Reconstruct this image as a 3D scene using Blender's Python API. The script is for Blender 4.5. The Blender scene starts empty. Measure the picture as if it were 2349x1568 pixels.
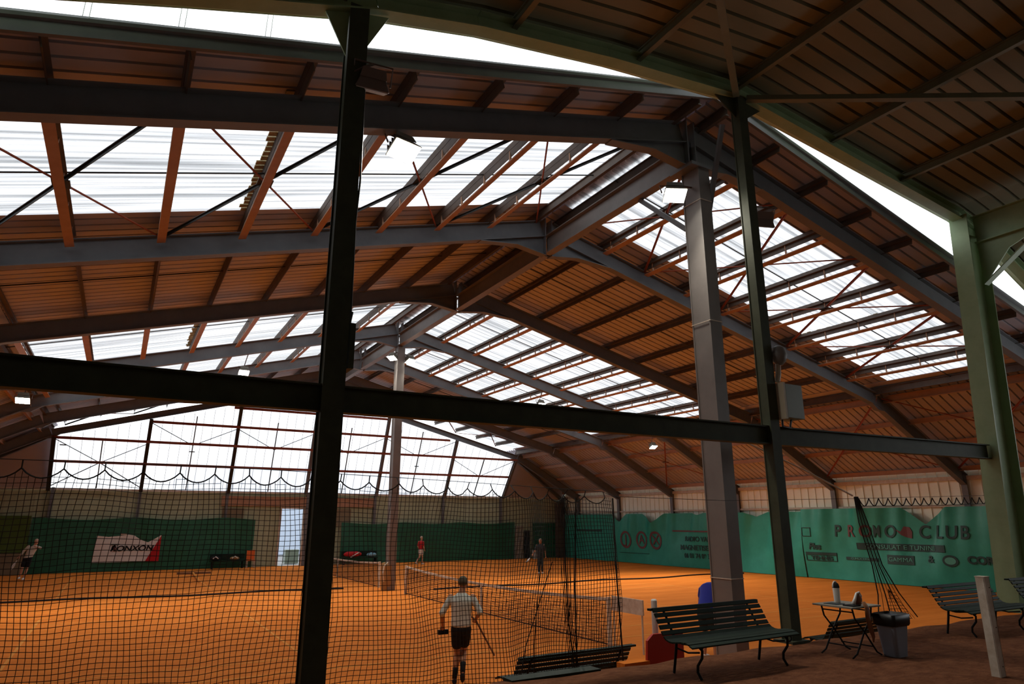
import bpy, math, random
from mathutils import Vector, Matrix
random.seed(7)
C = bpy.context.scene.collection
PI = math.pi

# ---------------------------------------------------------------- materials
def mat(name, col, rough=0.6, metal=0.0, col2=None, scale=3.0, bump=0.0, bscale=40, stretch=None, coat=0):
    m = bpy.data.materials.new(name); m.use_nodes = True
    nt = m.node_tree; b = nt.nodes['Principled BSDF']
    b.inputs['Roughness'].default_value = rough; b.inputs['Metallic'].default_value = metal
    b.inputs['Specular IOR Level'].default_value = 0.35
    b.inputs['Base Color'].default_value = (*col, 1)
    tc = nt.nodes.new('ShaderNodeTexCoord'); mp = nt.nodes.new('ShaderNodeMapping')
    nt.links.new(tc.outputs['Object'], mp.inputs[0])
    if stretch: mp.inputs['Scale'].default_value = stretch
    if col2:
        n = nt.nodes.new('ShaderNodeTexNoise'); n.inputs['Scale'].default_value = scale; n.inputs['Detail'].default_value = 6
        n.inputs['Roughness'].default_value = 0.65
        r = nt.nodes.new('ShaderNodeValToRGB'); r.color_ramp.elements[0].position = .35; r.color_ramp.elements[1].position = .68
        r.color_ramp.elements[0].color = (*col, 1); r.color_ramp.elements[1].color = (*col2, 1)
        nt.links.new(mp.outputs[0], n.inputs['Vector']); nt.links.new(n.outputs[0], r.inputs[0]); nt.links.new(r.outputs[0], b.inputs['Base Color'])
    if bump:
        n = nt.nodes.new('ShaderNodeTexNoise'); n.inputs['Scale'].default_value = bscale; n.inputs['Detail'].default_value = 4
        bp = nt.nodes.new('ShaderNodeBump'); bp.inputs['Strength'].default_value = bump; bp.inputs['Distance'].default_value = .03
        nt.links.new(mp.outputs[0], n.inputs['Vector']); nt.links.new(n.outputs[0], bp.inputs['Height']); nt.links.new(bp.outputs[0], b.inputs['Normal'])
    return m

def translucent(name, col, dirt, trans=0.06, stretch=(.06, 3.2, .06)):
    m = bpy.data.materials.new(name); m.use_nodes = True
    nt = m.node_tree; nt.nodes.clear()
    o = nt.nodes.new('ShaderNodeOutputMaterial'); t = nt.nodes.new('ShaderNodeBsdfTranslucent'); d = nt.nodes.new('ShaderNodeBsdfDiffuse')
    tr = nt.nodes.new('ShaderNodeBsdfTransparent')
    tc = nt.nodes.new('ShaderNodeTexCoord'); mp = nt.nodes.new('ShaderNodeMapping'); mp.inputs['Scale'].default_value = stretch
    n = nt.nodes.new('ShaderNodeTexNoise'); n.inputs['Scale'].default_value = 2.2; n.inputs['Detail'].default_value = 5
    r = nt.nodes.new('ShaderNodeValToRGB'); r.color_ramp.elements[0].position = .38; r.color_ramp.elements[1].position = .56
    r.color_ramp.elements[0].color = (*dirt, 1); r.color_ramp.elements[1].color = (*col, 1)
    nt.links.new(tc.outputs['Object'], mp.inputs[0]); nt.links.new(mp.outputs[0], n.inputs['Vector']); nt.links.new(n.outputs[0], r.inputs[0])
    nt.links.new(r.outputs[0], t.inputs[0]); nt.links.new(r.outputs[0], d.inputs[0])
    m1 = nt.nodes.new('ShaderNodeMixShader'); m1.inputs[0].default_value = .2
    nt.links.new(t.outputs[0], m1.inputs[1]); nt.links.new(d.outputs[0], m1.inputs[2])
    m2 = nt.nodes.new('ShaderNodeMixShader'); m2.inputs[0].default_value = trans
    nt.links.new(m1.outputs[0], m2.inputs[1]); nt.links.new(tr.outputs[0], m2.inputs[2]); nt.links.new(m2.outputs[0], o.inputs[0])
    return m

def emis(name, col, s):
    m = bpy.data.materials.new(name); m.use_nodes = True
    b = m.node_tree.nodes['Principled BSDF']; b.inputs['Emission Color'].default_value = (*col, 1); b.inputs['Emission Strength'].default_value = s
    b.inputs['Base Color'].default_value = (.8, .8, .8, 1)
    return m

M = dict(
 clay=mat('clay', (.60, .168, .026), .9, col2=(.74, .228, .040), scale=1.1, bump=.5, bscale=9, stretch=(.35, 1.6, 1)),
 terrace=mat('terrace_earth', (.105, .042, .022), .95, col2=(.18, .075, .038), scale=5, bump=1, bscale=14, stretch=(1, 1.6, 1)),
 steel=mat('grey_painted_steel', (.125, .130, .138), .55, col2=(.155, .158, .165), scale=2),
 colsteel=mat('taupe_painted_steel', (.15, .135, .125), .5, col2=(.19, .172, .16), scale=1.5),
 purlin=mat('primer_red_steel', (.36, .20, .12), .6, col2=(.43, .25, .155), scale=3),
 chord=mat('dark_rail_steel', (.075, .055, .045), .6, col2=(.11, .08, .06), scale=3),
 rust=mat('rust_red_steel', (.30, .075, .035), .7, col2=(.22, .05, .025), scale=6),
 dark=mat('blackened_steel', (.02, .02, .018), .5),
 sheet=mat('beige_roof_sheet', (.40, .37, .40), .65, col2=(.46, .43, .47), scale=.9, stretch=(.4, 1.5, 1)),
 sheet2=mat('olive_roof_sheet', (.17, .155, .085), .7, col2=(.21, .19, .11), scale=.8, stretch=(.3, 1.5, 1)),
 skyl=translucent('fibreglass_sheet', (.82, .83, .84), (.36, .37, .38)),
 glaz=translucent('clear_fibreglass', (.95, .97, 1.0), (.88, .90, .95), .25, (.5, .5, .5)),
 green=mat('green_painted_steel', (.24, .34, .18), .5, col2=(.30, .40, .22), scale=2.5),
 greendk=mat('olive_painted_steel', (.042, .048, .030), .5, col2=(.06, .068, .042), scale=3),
 wall=mat('beige_wall_cladding', (.36, .40, .26), .75, col2=(.43, .475, .32), scale=.7, stretch=(1, 1, .4)),
 walldk=mat('brown_wall_cladding', (.20, .16, .10), .8, col2=(.25, .20, .125), scale=.8),
 wallr=mat('cream_wall_cladding', (.80, .85, .72), .7, col2=(.86, .90, .80), scale=.8),
 tarp=mat('teal_tarpaulin', (.02, .25, .18), .45, col2=(.035, .31, .225), scale=1.2),
 tarpd=mat('dark_green_tarpaulin', (.012, .10, .055), .5, col2=(.02, .135, .075), scale=1.0),
 tarpo=mat('olive_green_tarpaulin', (.06, .11, .02), .6, col2=(.08, .14, .03), scale=1),
 tarpink=mat('faded_dark_print', (.02, .055, .05), .6),
 tarpred=mat('faded_red_print', (.14, .05, .05), .6),
 tarpgrey=mat('pale_teal_print', (.10, .36, .28), .6),
 white=mat('white_paint', (.75, .75, .72), .5),
 dusty=mat('dusty_white_paint', (.62, .56, .48), .7, col2=(.45, .36, .27), scale=6),
 line=mat('dusty_court_line', (.72, .30, .07), .9),
 net=mat('black_net_cord', (.012, .011, .010), .8),
 tennisnet=mat('dark_tennis_net', (.06, .035, .025), .9),
 bench=mat('dark_green_paint', (.011, .021, .015), .45, col2=(.017, .032, .022), scale=6),
 iron=mat('black_iron', (.012, .012, .012), .5),
 binm=mat('slate_plastic', (.21, .24, .30), .45),
 bag=mat('black_liner', (.006, .006, .006), .35),
 tabletop=mat('grey_tabletop', (.20, .19, .16), .5, col2=(.26, .25, .2), scale=8),
 red=mat('red_paint', (.42, .03, .015), .5), redc=mat('red_cloth', (.45, .012, .015), .8), blue=mat('blue_cloth', (.02, .03, .30), .8),
 shirt=mat('white_check_cloth', (.62, .62, .55), .9, col2=(.50, .50, .44), scale=12),
 black=mat('black_cloth', (.008, .008, .009), .9), navy=mat('dark_grey_cloth', (.025, .033, .036), .9),
 skin=mat('tanned_skin', (.42, .19, .10), .6), skin2=mat('light_skin', (.60, .33, .22), .6),
 hair=mat('grey_hair', (.10, .09, .06), .9), hairl=mat('pale_hair', (.55, .45, .35), .9),
 wood=mat('brown_wood', (.22, .09, .035), .6), orange=mat('orange_plastic', (.75, .16, .03), .5),
 yellow=mat('yellow_padding', (.30, .17, .06), .8), bluep=mat('pale_blue_plastic', (.2, .4, .5), .4),
 grey=mat('light_grey_metal', (.40, .42, .40), .5), boxg=mat('grey_green_enclosure', (.20, .23, .20), .5), cream=mat('cream_enclosure_side', (.42, .36, .26), .5),
 lamp=emis('lit_lens', (1, .97, .86), 40), lampb=mat('cast_lamp_body', (.16, .15, .12), .5), lampd=mat('dark_lamp_body', (.14, .10, .085), .6), lens=mat('unlit_lens', (.5, .5, .5), .2),
 outwall=mat('pale_blue_render', (.52, .60, .74), .8), outglass=mat('grey_window', (.25, .30, .40), .3), ground=mat('asphalt', (.25, .25, .25), .9),
 oliv=mat('olive_bar_steel', (.12, .12, .07), .5, col2=(.16, .16, .095), scale=2), litgreen=mat('lit_green_steel', (.55, .70, .45), .5, col2=(.65, .78, .54), scale=2),
 moss=mat('mossy_flashing', (.28, .22, .10), .9, col2=(.55, .48, .30), scale=9),
)

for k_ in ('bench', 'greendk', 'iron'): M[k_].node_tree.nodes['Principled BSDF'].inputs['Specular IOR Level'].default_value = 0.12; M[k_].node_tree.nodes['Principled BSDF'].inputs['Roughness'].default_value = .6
for k_ in ('clay', 'terrace', 'line'): M[k_].node_tree.nodes['Principled BSDF'].inputs['Specular IOR Level'].default_value = 0.02
# ---------------------------------------------------------------- mesh helpers
class MB:
    def __init__(s): s.v = []; s.f = []; s.smooth = False
    def add(s, vs, fs):
        o = len(s.v); s.v += [tuple(v) for v in vs]; s.f += [tuple(i + o for i in f) for f in fs]; return s
    def box(s, a, b):
        x0, y0, z0 = a; x1, y1, z1 = b
        return s.hexa([(x0,y0,z0),(x1,y0,z0),(x1,y1,z0),(x0,y1,z0),(x0,y0,z1),(x1,y0,z1),(x1,y1,z1),(x0,y1,z1)])
    def hexa(s, c):
        return s.add(c, [(0,3,2,1),(4,5,6,7),(0,1,5,4),(1,2,6,5),(2,3,7,6),(3,0,4,7)])
    def bar(s, p, q, w, h, up=(0,0,1), off=0.0):      # rectangular bar, w across, h along up, off lifts the section
        p = Vector(p); q = Vector(q); d = (q - p).normalized(); up = Vector(up)
        sd = d.cross(up)
        if sd.length < 1e-4: sd = d.cross(Vector((1, 0, 0)))
        sd.normalize(); u = sd.cross(d).normalized()
        c = []
        for e in (p, q):
            for a, b in ((-1,-1),(1,-1),(1,1),(-1,1)): c.append(e + sd*(w/2*a) + u*(h/2*b + off))
        return s.add(c, [(0,1,2,3),(7,6,5,4),(0,4,5,1),(1,5,6,2),(2,6,7,3),(3,7,4,0)])
    def ibeam(s, p, q, d, w, tf=.025, tw=.02, up=(0,0,1)):   # reference line = bottom centre
        s.bar(p, q, w, tf, up, tf/2); s.bar(p, q, tw, d - 2*tf, up, d/2); s.bar(p, q, w, tf, up, d - tf/2); return s
    def tube(s, pts, r, n=8, caps=True):
        pts = [Vector(p) for p in pts]; rs = r if isinstance(r, (list, tuple)) else [r]*len(pts)
        o = len(s.v); ref = None
        for i, p in enumerate(pts):
            t = (pts[min(i+1, len(pts)-1)] - pts[max(i-1, 0)]).normalized()
            if ref is None:
                ref = Vector((0,0,1)) if abs(t.z) < .9 else Vector((1,0,0))
            u = (ref - t*ref.dot(t)).normalized(); ref = u; w = t.cross(u)
            rr = rs[i]; ra, rb = rr if isinstance(rr, tuple) else (rr, rr)
            for k in range(n):
                a = 2*PI*k/n; s.v.append(tuple(p + u*math.cos(a)*ra + w*math.sin(a)*rb))
        for i in range(len(pts)-1):
            for k in range(n):
                a = o+i*n+k; b = o+i*n+(k+1)%n; s.f.append((a, b, b+n, a+n))
        if caps:
            s.f.append(tuple(o+k for k in reversed(range(n)))); e = o+(len(pts)-1)*n; s.f.append(tuple(e+k for k in range(n)))
        return s
    def lathe(s, c, prof, n=20):
        o = len(s.v)
        for r, z in prof:
            for k in range(n):
                a = 2*PI*k/n; s.v.append((c[0]+r*math.cos(a), c[1]+r*math.sin(a), c[2]+z))
        for i in range(len(prof)-1):
            for k in range(n):
                a = o+i*n+k; b = o+i*n+(k+1)%n; s.f.append((a, b, b+n, a+n))
        s.f.append(tuple(o+k for k in reversed(range(n)))); e = o+(len(prof)-1)*n; s.f.append(tuple(e+k for k in range(n)))
        return s
    def ball(s, c, r, n=12, m=8):
        rx, ry, rz = r if isinstance(r, tuple) else (r, r, r); o = len(s.v)
        for i in range(1, m):
            t = PI*i/m
            for k in range(n):
                a = 2*PI*k/n; s.v.append((c[0]+rx*math.sin(t)*math.cos(a), c[1]+ry*math.sin(t)*math.sin(a), c[2]+rz*math.cos(t)))
        s.v.append((c[0], c[1], c[2]+rz)); s.v.append((c[0], c[1], c[2]-rz)); T = len(s.v)-2
        for i in range(m-2):
            for k in range(n):
                a = o+i*n+k; b = o+i*n+(k+1)%n; s.f.append((a, a+n, b+n, b))
        for k in range(n):
            s.f.append((T, o+k, o+(k+1)%n)); e = o+(m-2)*n; s.f.append((T+1, e+(k+1)%n, e+k))
        return s
    def prism(s, poly, ax, a, b):      # polygon of (p,q) pairs extruded along axis ax from a to b
        n = len(poly)
        def P(t, pq):
            return (t, pq[0], pq[1]) if ax == 'x' else (pq[0], t, pq[1]) if ax == 'y' else (pq[0], pq[1], t)
        vs = [P(a, p) for p in poly] + [P(b, p) for p in poly]
        return s.add(vs, [tuple(range(n)), tuple(range(2*n-1, n-1, -1))] + [(i, i+n, (i+1)%n+n, (i+1)%n) for i in range(n)])
    def build(s, name, m, parent=None, smooth=False, bevel=0):
        me = bpy.data.meshes.new(name); me.from_pydata(s.v, [], s.f); me.update()
        if smooth or s.smooth:
            for p in me.polygons: p.use_smooth = True
        me.materials.append(M[m] if isinstance(m, str) else m)
        o = bpy.data.objects.new(name, me); C.objects.link(o)
        if parent:
            o.parent = parent; o.matrix_parent_inverse = Matrix.Translation(-parent.location) if parent.rotation_euler.z == 0 and parent.scale.x == 1 else Matrix.Identity(4)
        else:
            # origin at the base of the thing
            lo = [min(v[i] for v in s.v) for i in range(3)]; hi = [max(v[i] for v in s.v) for i in range(3)]
            c = Vector(((lo[0]+hi[0])/2, (lo[1]+hi[1])/2, lo[2])); me.transform(Matrix.Translation(-c)); o.location = c
        if bevel:
            b = o.modifiers.new('bevel', 'BEVEL'); b.width = bevel; b.segments = 2; b.limit_method = 'ANGLE'
        return o

def thing(name, label, cat, loc=(0,0,0), rz=0, group=None, scale=1):
    o = bpy.data.objects.new(name, None); C.objects.link(o); o.location = loc; o.rotation_euler = (0,0,rz); o.scale = (scale,)*3
    o.empty_display_size = .2; o['label'] = label; o['category'] = cat
    if group: o['group'] = group
    return o
def tag(o, label, cat, group=None, kind=None):
    o['label'] = label; o['category'] = cat
    if group: o['group'] = group
    if kind: o['kind'] = kind
    return o
def struct(o, label=None, cat=None):
    o['kind'] = 'structure'
    if label: o['label'] = label; o['category'] = cat
    return o
def copy_tree(o, parent=None):
    c = o.copy(); C.objects.link(c); c.parent = parent
    if parent: c.matrix_parent_inverse = o.matrix_parent_inverse.copy()
    for ch in list(o.children): copy_tree(ch, c)
    return c
ORD = ['first','second','third','fourth','fifth','sixth','seventh','eighth','ninth','tenth','eleventh','twelfth']

# ---------------------------------------------------------------- layout numbers (metres; +Y runs down the hall, Z=0 is the clay)
XR = 10.28; YF = [9.82, 15.81, 22.15, 28.44, 34.01, 39.61, 44.7]; YW = 46.9
KL, KR = XR-14.0, XR+15.74; EL, ER = KL-5.9, 31.85
SL, SR = .272, .247
ZT = .85; Y0 = 8.3
def zr(x):            # underside of the rafters
    if x < KL: return zr(KL) - .53*(KL-x)
    if x > KR: return zr(KR) - .53*(x-KR)
    return 11.2 - (SL*(XR-x) if x < XR else SR*(x-XR))
def zs(x): return zr(x) + .80      # roof sheet
def canz(x):          # underside profile of the terrace roof gable
    P = [(-9,6.3),(-3,8.3),(-.12,9.32),(2.46,10.2),(4.15,10.62),(6.88,11.08),(10.28,11.49),(13.25,11.2),(18.67,10.64),(20.2,10.3),(26,7.6)]
    for (a, za), (b, zb) in zip(P, P[1:]):
        if x <= b: return za + (zb-za)*(x-a)/(b-a)
    return P[-1][1]

# ---------------------------------------------------------------- floor, terrace, outside
mb = MB(); mb.box((EL-.2, 8.2, -.2), (ER+.2, YW+.15, 0)); struct(mb.build('floor', 'clay'))
mb = MB(); nx, ny = 150, 60; X0, X1, YA, YB = -9.0, 26.0, -4.0, 8.2
for j in range(ny+1):
    for i in range(nx+1):
        x = X0+(X1-X0)*i/nx; y = YA+(YB-YA)*j/ny
        e = .06*math.sin(x*1.7)+.05*math.sin(x*4.1+1) if j == ny else 0
        mb.v.append((x, y+e*.6, ZT + .012*math.sin(x*3+y*2)*math.sin(y*4.3-x) + random.uniform(-.006, .006) - (.03 if j == ny else 0)))
for j in range(ny):
    for i in range(nx):
        a = j*(nx+1)+i; mb.f.append((a, a+1, a+nx+2, a+nx+1))
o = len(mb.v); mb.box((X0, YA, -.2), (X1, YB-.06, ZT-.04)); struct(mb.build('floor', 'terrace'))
mb = MB(); mb.box((-60, YW+.15, -.5), (70, 120, -.05)); struct(mb.build('floor', 'ground'))

# ---------------------------------------------------------------- corrugated sheets
def corr(name, m, xs, zf, y0, y1, pitch=.3, dep=.045, flat=.55, up=0.0):
    prof = [(0, 0), (.80, 0), (.82, 1), (.96, 1)]
    ys = []; y = y0; k = 0
    while y < y1:
        for t, h in prof:
            yy = y0 + (k+t)*pitch
            if yy <= y1: ys.append((yy, h*dep))
        k += 1; y = y0+k*pitch
    ys.append((y1, 0))
    b = MB(); n = len(ys)
    for x in xs:
        for yy, h in ys: b.v.append((x, yy, zf(x)+h+up))
    for i in range(len(xs)-1):
        for j in range(n-1):
            a = i*n+j; b.f.append((a, a+1, a+n+1, a+n))
    return struct(b.build(name, m))
bands = [(8.95, 10.95, 0), (10.95, 15.0, 1), (15.0, 23.55, 0), (23.55, 36.2, 1), (36.2, 43.0, 0), (43.0, 44.65, 1)]
w = 0
for a, b_, sk in bands:
    for side in (0, 1):
        if a > 42.9 and side == 0: sk = 0
        elif a > 42.9: sk = 1
        xs = [KL, XR-.12] if side == 0 else [XR+.12, KR]
        if sk:
            w += 1; corr('window_%d' % w, 'skyl', xs, zs, a, b_, pitch=.20, dep=.04)
        else: corr('ceiling', 'sheet', xs, zs, a, b_, pitch=.33, dep=.1)
corr('ceiling', 'sheet', [EL, KL], zs, 8.95, 46.9, .33, .1)
corr('ceiling', 'sheet', [KR, ER], zs, 8.95, 46.9, .33, .1)
# ridge capping
b = MB(); b.prism([(XR-.35, zs(XR-.35)+.06), (XR, zs(XR)+.09), (XR+.35, zs(XR+.35)+.06), (XR+.35, zs(XR+.35)+.08), (XR, zs(XR)+.12), (XR-.35, zs(XR-.35)+.08)], 'y', 8.9, 44.7)
struct(b.build('trim_1', 'sheet'))
for kx_, sg_, nn in ((KL, -1, 7), (KR, 1, 8)):
    b = MB(); b.bar((kx_-.16*1, 8.95, zs(kx_-.16)-.02), (kx_-.16, 44.7, zs(kx_-.16)-.02), .36, .02, up=(-SL if sg_ < 0 else SR, 0, 1)) if sg_ > 0 else b.bar((kx_+.16, 8.95, zs(kx_+.16)-.02), (kx_+.16, 44.7, zs(kx_+.16)-.02), .36, .02, up=(-SL, 0, 1))
    b.bar((kx_+sg_*.14, 8.95, zs(kx_+sg_*.14)-.02), (kx_+sg_*.14, 44.7, zs(kx_+sg_*.14)-.02), .34, .02, up=(sg_*.53, 0, 1)); struct(b.build('trim_%d' % nn, 'sheet'))
# dark gable fascia along the open front of the hall roof
b = MB(); pf = [EL, KL, XR, KR, ER]
for x0, x1 in zip(pf, pf[1:]):
    b.bar((x0, 8.9, zs(x0)-.04), (x1, 8.9, zs(x1)-.04), .07, .24)
struct(b.build('trim_2', 'steel'))
b = MB()
for x0, x1 in zip(pf, pf[1:]): b.tube([(x0, 8.86, zs(x0)+.07), (x1, 8.86, zs(x1)+.07)], .06, 8)
tag(b.build('rake_pipe', 'steel'), 'grey rounded edge pipe capping the open front gable of the big hall roof', 'pipe')

# ---------------------------------------------------------------- portal frames
FN = ['nearest the terrace', 'second from the terrace', 'third from the terrace', 'fourth from the terrace, on the middle column', 'fifth from the terrace', 'sixth from the terrace', 'last, framing the far glazing']
for k, y in enumerate(YF):
    t = thing('portal_frame', 'grey steel gable portal frame, ' + FN[k], 'steel frame', (XR, y, 0))
    d = .52 if k < 6 else .36; fw = .24
    for x0, x1 in ((KL, XR-.1), (XR+.1, KR)):
        up = Vector((-(zr(x1)-zr(x0)), 0, x1-x0)).normalized()
        b = MB(); b.ibeam((x0, y, zr(x0)), (x1, y, zr(x1)), d, fw, up=up); b.build('rafter', 'steel', t)
    for x0, x1 in ((EL+.2, KL), (KR, ER-.2)):
        b = MB(); b.ibeam((x0, y, zr(x0)), (x1, y, zr(x1)), .5, fw, up=(0,0,1)); b.build('lower_rafter', 'steel', t)
    if k < 6:
        b = MB()
        for sg in (-1, 1):
            xa, xb, xc = XR+sg*.1, XR+sg*1.1, XR+sg*2.3
            pts = [(xa, zr(XR)+.1), (xa, 10.58), (xb, 10.72), (xc, zr(xc)), (xc, zr(xc)+.02)]
            b.prism(pts if sg > 0 else pts[::-1], 'y', y-.012, y+.012)
            b.bar((xa, y, 10.57), (xb, y, 10.71), fw, .025); b.bar((xb, y, 10.71), (xc, y, zr(xc)-.01), fw, .025)
        b.box((XR-.13, y-.14, 10.56), (XR-.1, y+.14, 11.75)); b.box((XR+.1, y-.14, 10.56), (XR+.13, y+.14, 11.75))
        b.build('apex_haunch', 'steel', t)
    for sx, xe in ((-1, EL+.2), (1, ER-.2)):
        b = MB(); b.ibeam((xe, y, 0), (xe, y, zr(xe)+.45), .3, .25, up=(sx, 0, 0)); b.build('eave_post', 'steel', t)
        kx = KL if sx < 0 else KR
        b = MB(); b.prism([(kx-.35, zr(kx-.35)-.01), (kx, zr(kx)-.16), (kx+.35, zr(kx+.35)-.01), (kx, zr(kx)+.05)], 'y', y-.1, y+.1); b.build('knee_plate', 'steel', t)

# ridge columns
def hcol(b, x, y, z0, z1, dy, dx, t=.03):
    b.box((x-dx/2, y-dy/2, z0), (x+dx/2, y-dy/2+t, z1)); b.box((x-dx/2, y+dy/2-t, z0), (x+dx/2, y+dy/2, z1)); b.box((x-t/2, y-dy/2+t, z0), (x+t/2, y+dy/2-t, z1))
t = thing('ridge_column', 'large taupe steel column behind the near bench, rising to the ridge beam', 'column', (10.44, 9.80, 0))
b = MB(); hcol(b, 10.44, 9.80, 0, 10.56, .52, .33); b.box((10.29, 9.56, 0), (10.31, 10.04, 10.56)); b.build('shaft', 'colsteel', t)
b = MB(); b.box((10.06, 9.5, 10.5), (10.66, 10.2, 10.58)); b.build('cap_plate', 'steel', t)
b = MB()
for z in (1.75, 6.9, 9.7): 
    b.box((10.27, 9.525, z), (10.61, 9.54, z+.015)); b.box((10.265, 9.525, z), (10.275, 10.07, z+.015))
b.build('wire_band', 'dusty', t)
b = MB(); b.bar((10.36, 10.1, 9.2), (10.36, 11.6, 10.6), .1, .1); b.bar((10.75, 9.82, 9.4), (10.5, 8.95, 11.3), .09, .09); b.build('knee_brace', 'steel', t)
t = thing('ridge_column', 'slim grey steel column standing between the two tennis nets', 'column', (10.33, 28.4, 0))
b = MB(); hcol(b, 10.33, 28.4, 0, 10.56, .40, .34); b.box((10.18, 28.22, 0), (10.2, 28.58, 10.56)); b.build('shaft', 'colsteel', t)
b = MB(); b.lathe((10.22, 28.45, 0), [(.24, .02), (.27, .3), (.27, 1.0), (.22, 1.12)], 14); b.build('padding', 'yellow', t)
b = MB(); b.tube([(9.95, 28.1, .4), (9.86, 28.0, .7), (9.93, 28.05, 1.0), (10.1, 28.1, 1.14)], .03, 6); b.build('padding_edge', 'dusty', t)

# ridge beam per bay
for k in range(6):
    y0, y1 = YF[k]+.06, YF[k+1]-.06
    b = MB(); b.ibeam((XR, y0, 10.6), (XR, y1, 10.6), .58, .26)
    tag(b.build('ridge_beam', 'colsteel'), 'deep grey ridge beam in the %s bay of the hall counted from the terrace' % ORD[k], 'beam')

# purlins: twin rails with spacers
PX = [XR-.42-1.635*i for i in range(1, 9)]
PRX = [XR+.42+1.68*i for i in range(1, 9)]
def purlin(x, label, y0=8.95, y1=44.6, gap=.085):
    sl = -SL if x < XR else SR
    if x < KL or x > KR: sl = -.53 if x < KL else .53
    up = Vector((sl, 0, 1)).normalized()
    zb = zr(x)+.52
    t = thing('roof_purlin', label, 'purlin', (x, y0, zb))
    zl = zr(x)+.34
    b = MB(); b.bar((x, y0, zb+.19), (x, y1, zb+.19), .10, .12, up); b.bar((x, y0, zb+.06), (x, y1, zb+.06), .02, .16, up); b.build('upper_rail', 'chord', t)
    for q0, (ya, yb) in enumerate(zip(YF, YF[1:])):
        if q0 not in (0, 2, 3): continue
        b = MB(); b.bar((x, ya+.16, zl), (x, yb-.16, zl), .17, .025, up); b.bar((x, ya+.16, zl+.03), (x, yb-.16, zl+.03), .03, .05, up)
        for q in range(5):
            y = ya+.5+(yb-ya-1)*q/4; b.bar((x, y, zl), (x, y, zb+.15), .05, .03, (0, 1, 0))
        b.build('lower_rail', 'purlin', t)
for i, x in enumerate(PX): purlin(x, '%s red-brown twin-rail purlin left of the ridge beam' % ORD[i])
for i, x in enumerate(PRX): purlin(x, '%s red-brown twin-rail purlin right of the ridge beam' % ORD[i])
for s, n in ((-1, 'left'), (1, 'right')):
    x = XR+s*.42
    b = MB(); b.ibeam((x, 8.95, zr(x)+.5), (x, 44.6, zr(x)+.5), .26, .1); tag(b.build('ridge_purlin', 'chord'), 'dark ridge purlin hugging the %s side of the ridge beam' % n, 'purlin')
    kx = KL if s < 0 else KR
    for q, dx in enumerate((0.0, .55)):
        x = kx+s*dx; zz = zr(x)+(.50 if q == 0 else .5)
        b = MB(); b.ibeam((x, 8.95, zz-.06), (x, 44.7, zz-.06), .28, .12)
        tag(b.build('knee_purlin', 'purlin' if q else 'chord'), '%s purlin running along the bend of the %s roof slope' % ('lower reddish' if q else 'upper dark', n), 'purlin')
    for q in range(1, 4):
        x = kx+s*(.55+1.55*q)
        if q == 3: x = kx+s*5.45
        b = MB(); b.ibeam((x, 8.95, zr(x)+.5), (x, 46.6, zr(x)+.5), .2, .08)
        tag(b.build('lower_purlin', 'purlin'), '%s purlin below the bend on the steep lower %s roof slope' % (ORD[q-1], n), 'purlin')
# dirty mossy flashing beside two purlins
for x, n, y0, y1 in ((PX[4]-.1, 'third purlin shadowed strip of the left front skylight', 9.98, 15.0), (PRX[5]+.1, 'right front skylight', 9.98, 15.0), (PX[4]-.1, 'left rear skylight', 23.3, 29), (PRX[5]+.1, 'right rear skylight', 23.3, 36.2)):
    b = MB(); n0 = 26
    for i in range(n0):
        ya = y0+(y1-y0)*i/n0; wd = random.uniform(.10, .3); b.bar((x, ya, zs(x)-.02), (x, ya+(y1-y0)/n0*.8, zs(x)-.02), wd, .02, up=(-SL if x < XR else SR, 0, 1))
    tag(b.build('joint_flashing', 'moss'), 'ragged mossy sheet joint crossing the ' + n.replace('third purlin shadowed strip of the ', ''), 'flashing')

# sag bars at mid bay
for k in range(6):
    ym = (YF[k]+YF[k+1])/2
    for s, n in ((-1, 'left'), (1, 'right')):
        kx = KL if s < 0 else KR
        b = MB(); b.tube([(XR+s*.3, ym, zr(XR+s*.3)+.66), (kx, ym, zr(kx)+.66)], .018, 6)
        tag(b.build('sag_bar', 'dark'), 'thin dark sag bar crossing the %s slope purlins midway along the %s bay' % (n, ORD[k]), 'bar')
# wind bracing in the first, fifth (and lower) bays
def brace(k, xa, xb, label):
    ya, yb = YF[k]+.1, YF[k+1]-.1
    t = thing('wind_brace', label, 'cross brace', ((xa+xb)/2, (ya+yb)/2, zr((xa+xb)/2)+.45))
    za, zb = zr(xa)+.47, zr(xb)+.47
    b = MB(); b.bar((xa, ya, za), (xb, yb, zb), .012, .07); b.bar((xa, ya, za), (xb, yb, zb), .07, .012, off=.03); b.build('angle_bar', 'dark' if xa > xb else 'rust', t)
    b = MB(); b.tube([(xb, ya, zb), (xa, yb, za)], .022, 6); b.build('rod', 'rust', t)
    b = MB(); xm = (xa+xb)/2; b.box((xm-.14, (ya+yb)/2-.16, zr(xm)+.45), (xm+.14, (ya+yb)/2+.16, zr(xm)+.47)); b.build('centre_plate', 'dark', t)
LX = [XR-.42, PX[1], PX[3], PX[5], PX[7]]; RX = [XR+.42, PRX[1], PRX[3], PRX[5], PRX[7]]
for k in (0, 5):
    for i in range(4):
        brace(k, LX[i], LX[i+1], '%s cross brace left of the ridge in the %s bay' % (ORD[i], ORD[k]))
        brace(k, RX[i], RX[i+1], '%s cross brace right of the ridge in the %s bay' % (ORD[i], ORD[k]))
brace(0, KR+.3, ER-.6, 'cross brace on the steep lower right slope of the first bay')
brace(1, KR+.3, ER-.6, 'cross brace on the steep lower right slope of the second bay')
brace(3, KR+.3, ER-.6, 'cross brace on the steep lower right slope of the fourth bay')
# tie rods in purlin lines under skylights on the right (white-pinkish ones)

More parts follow.
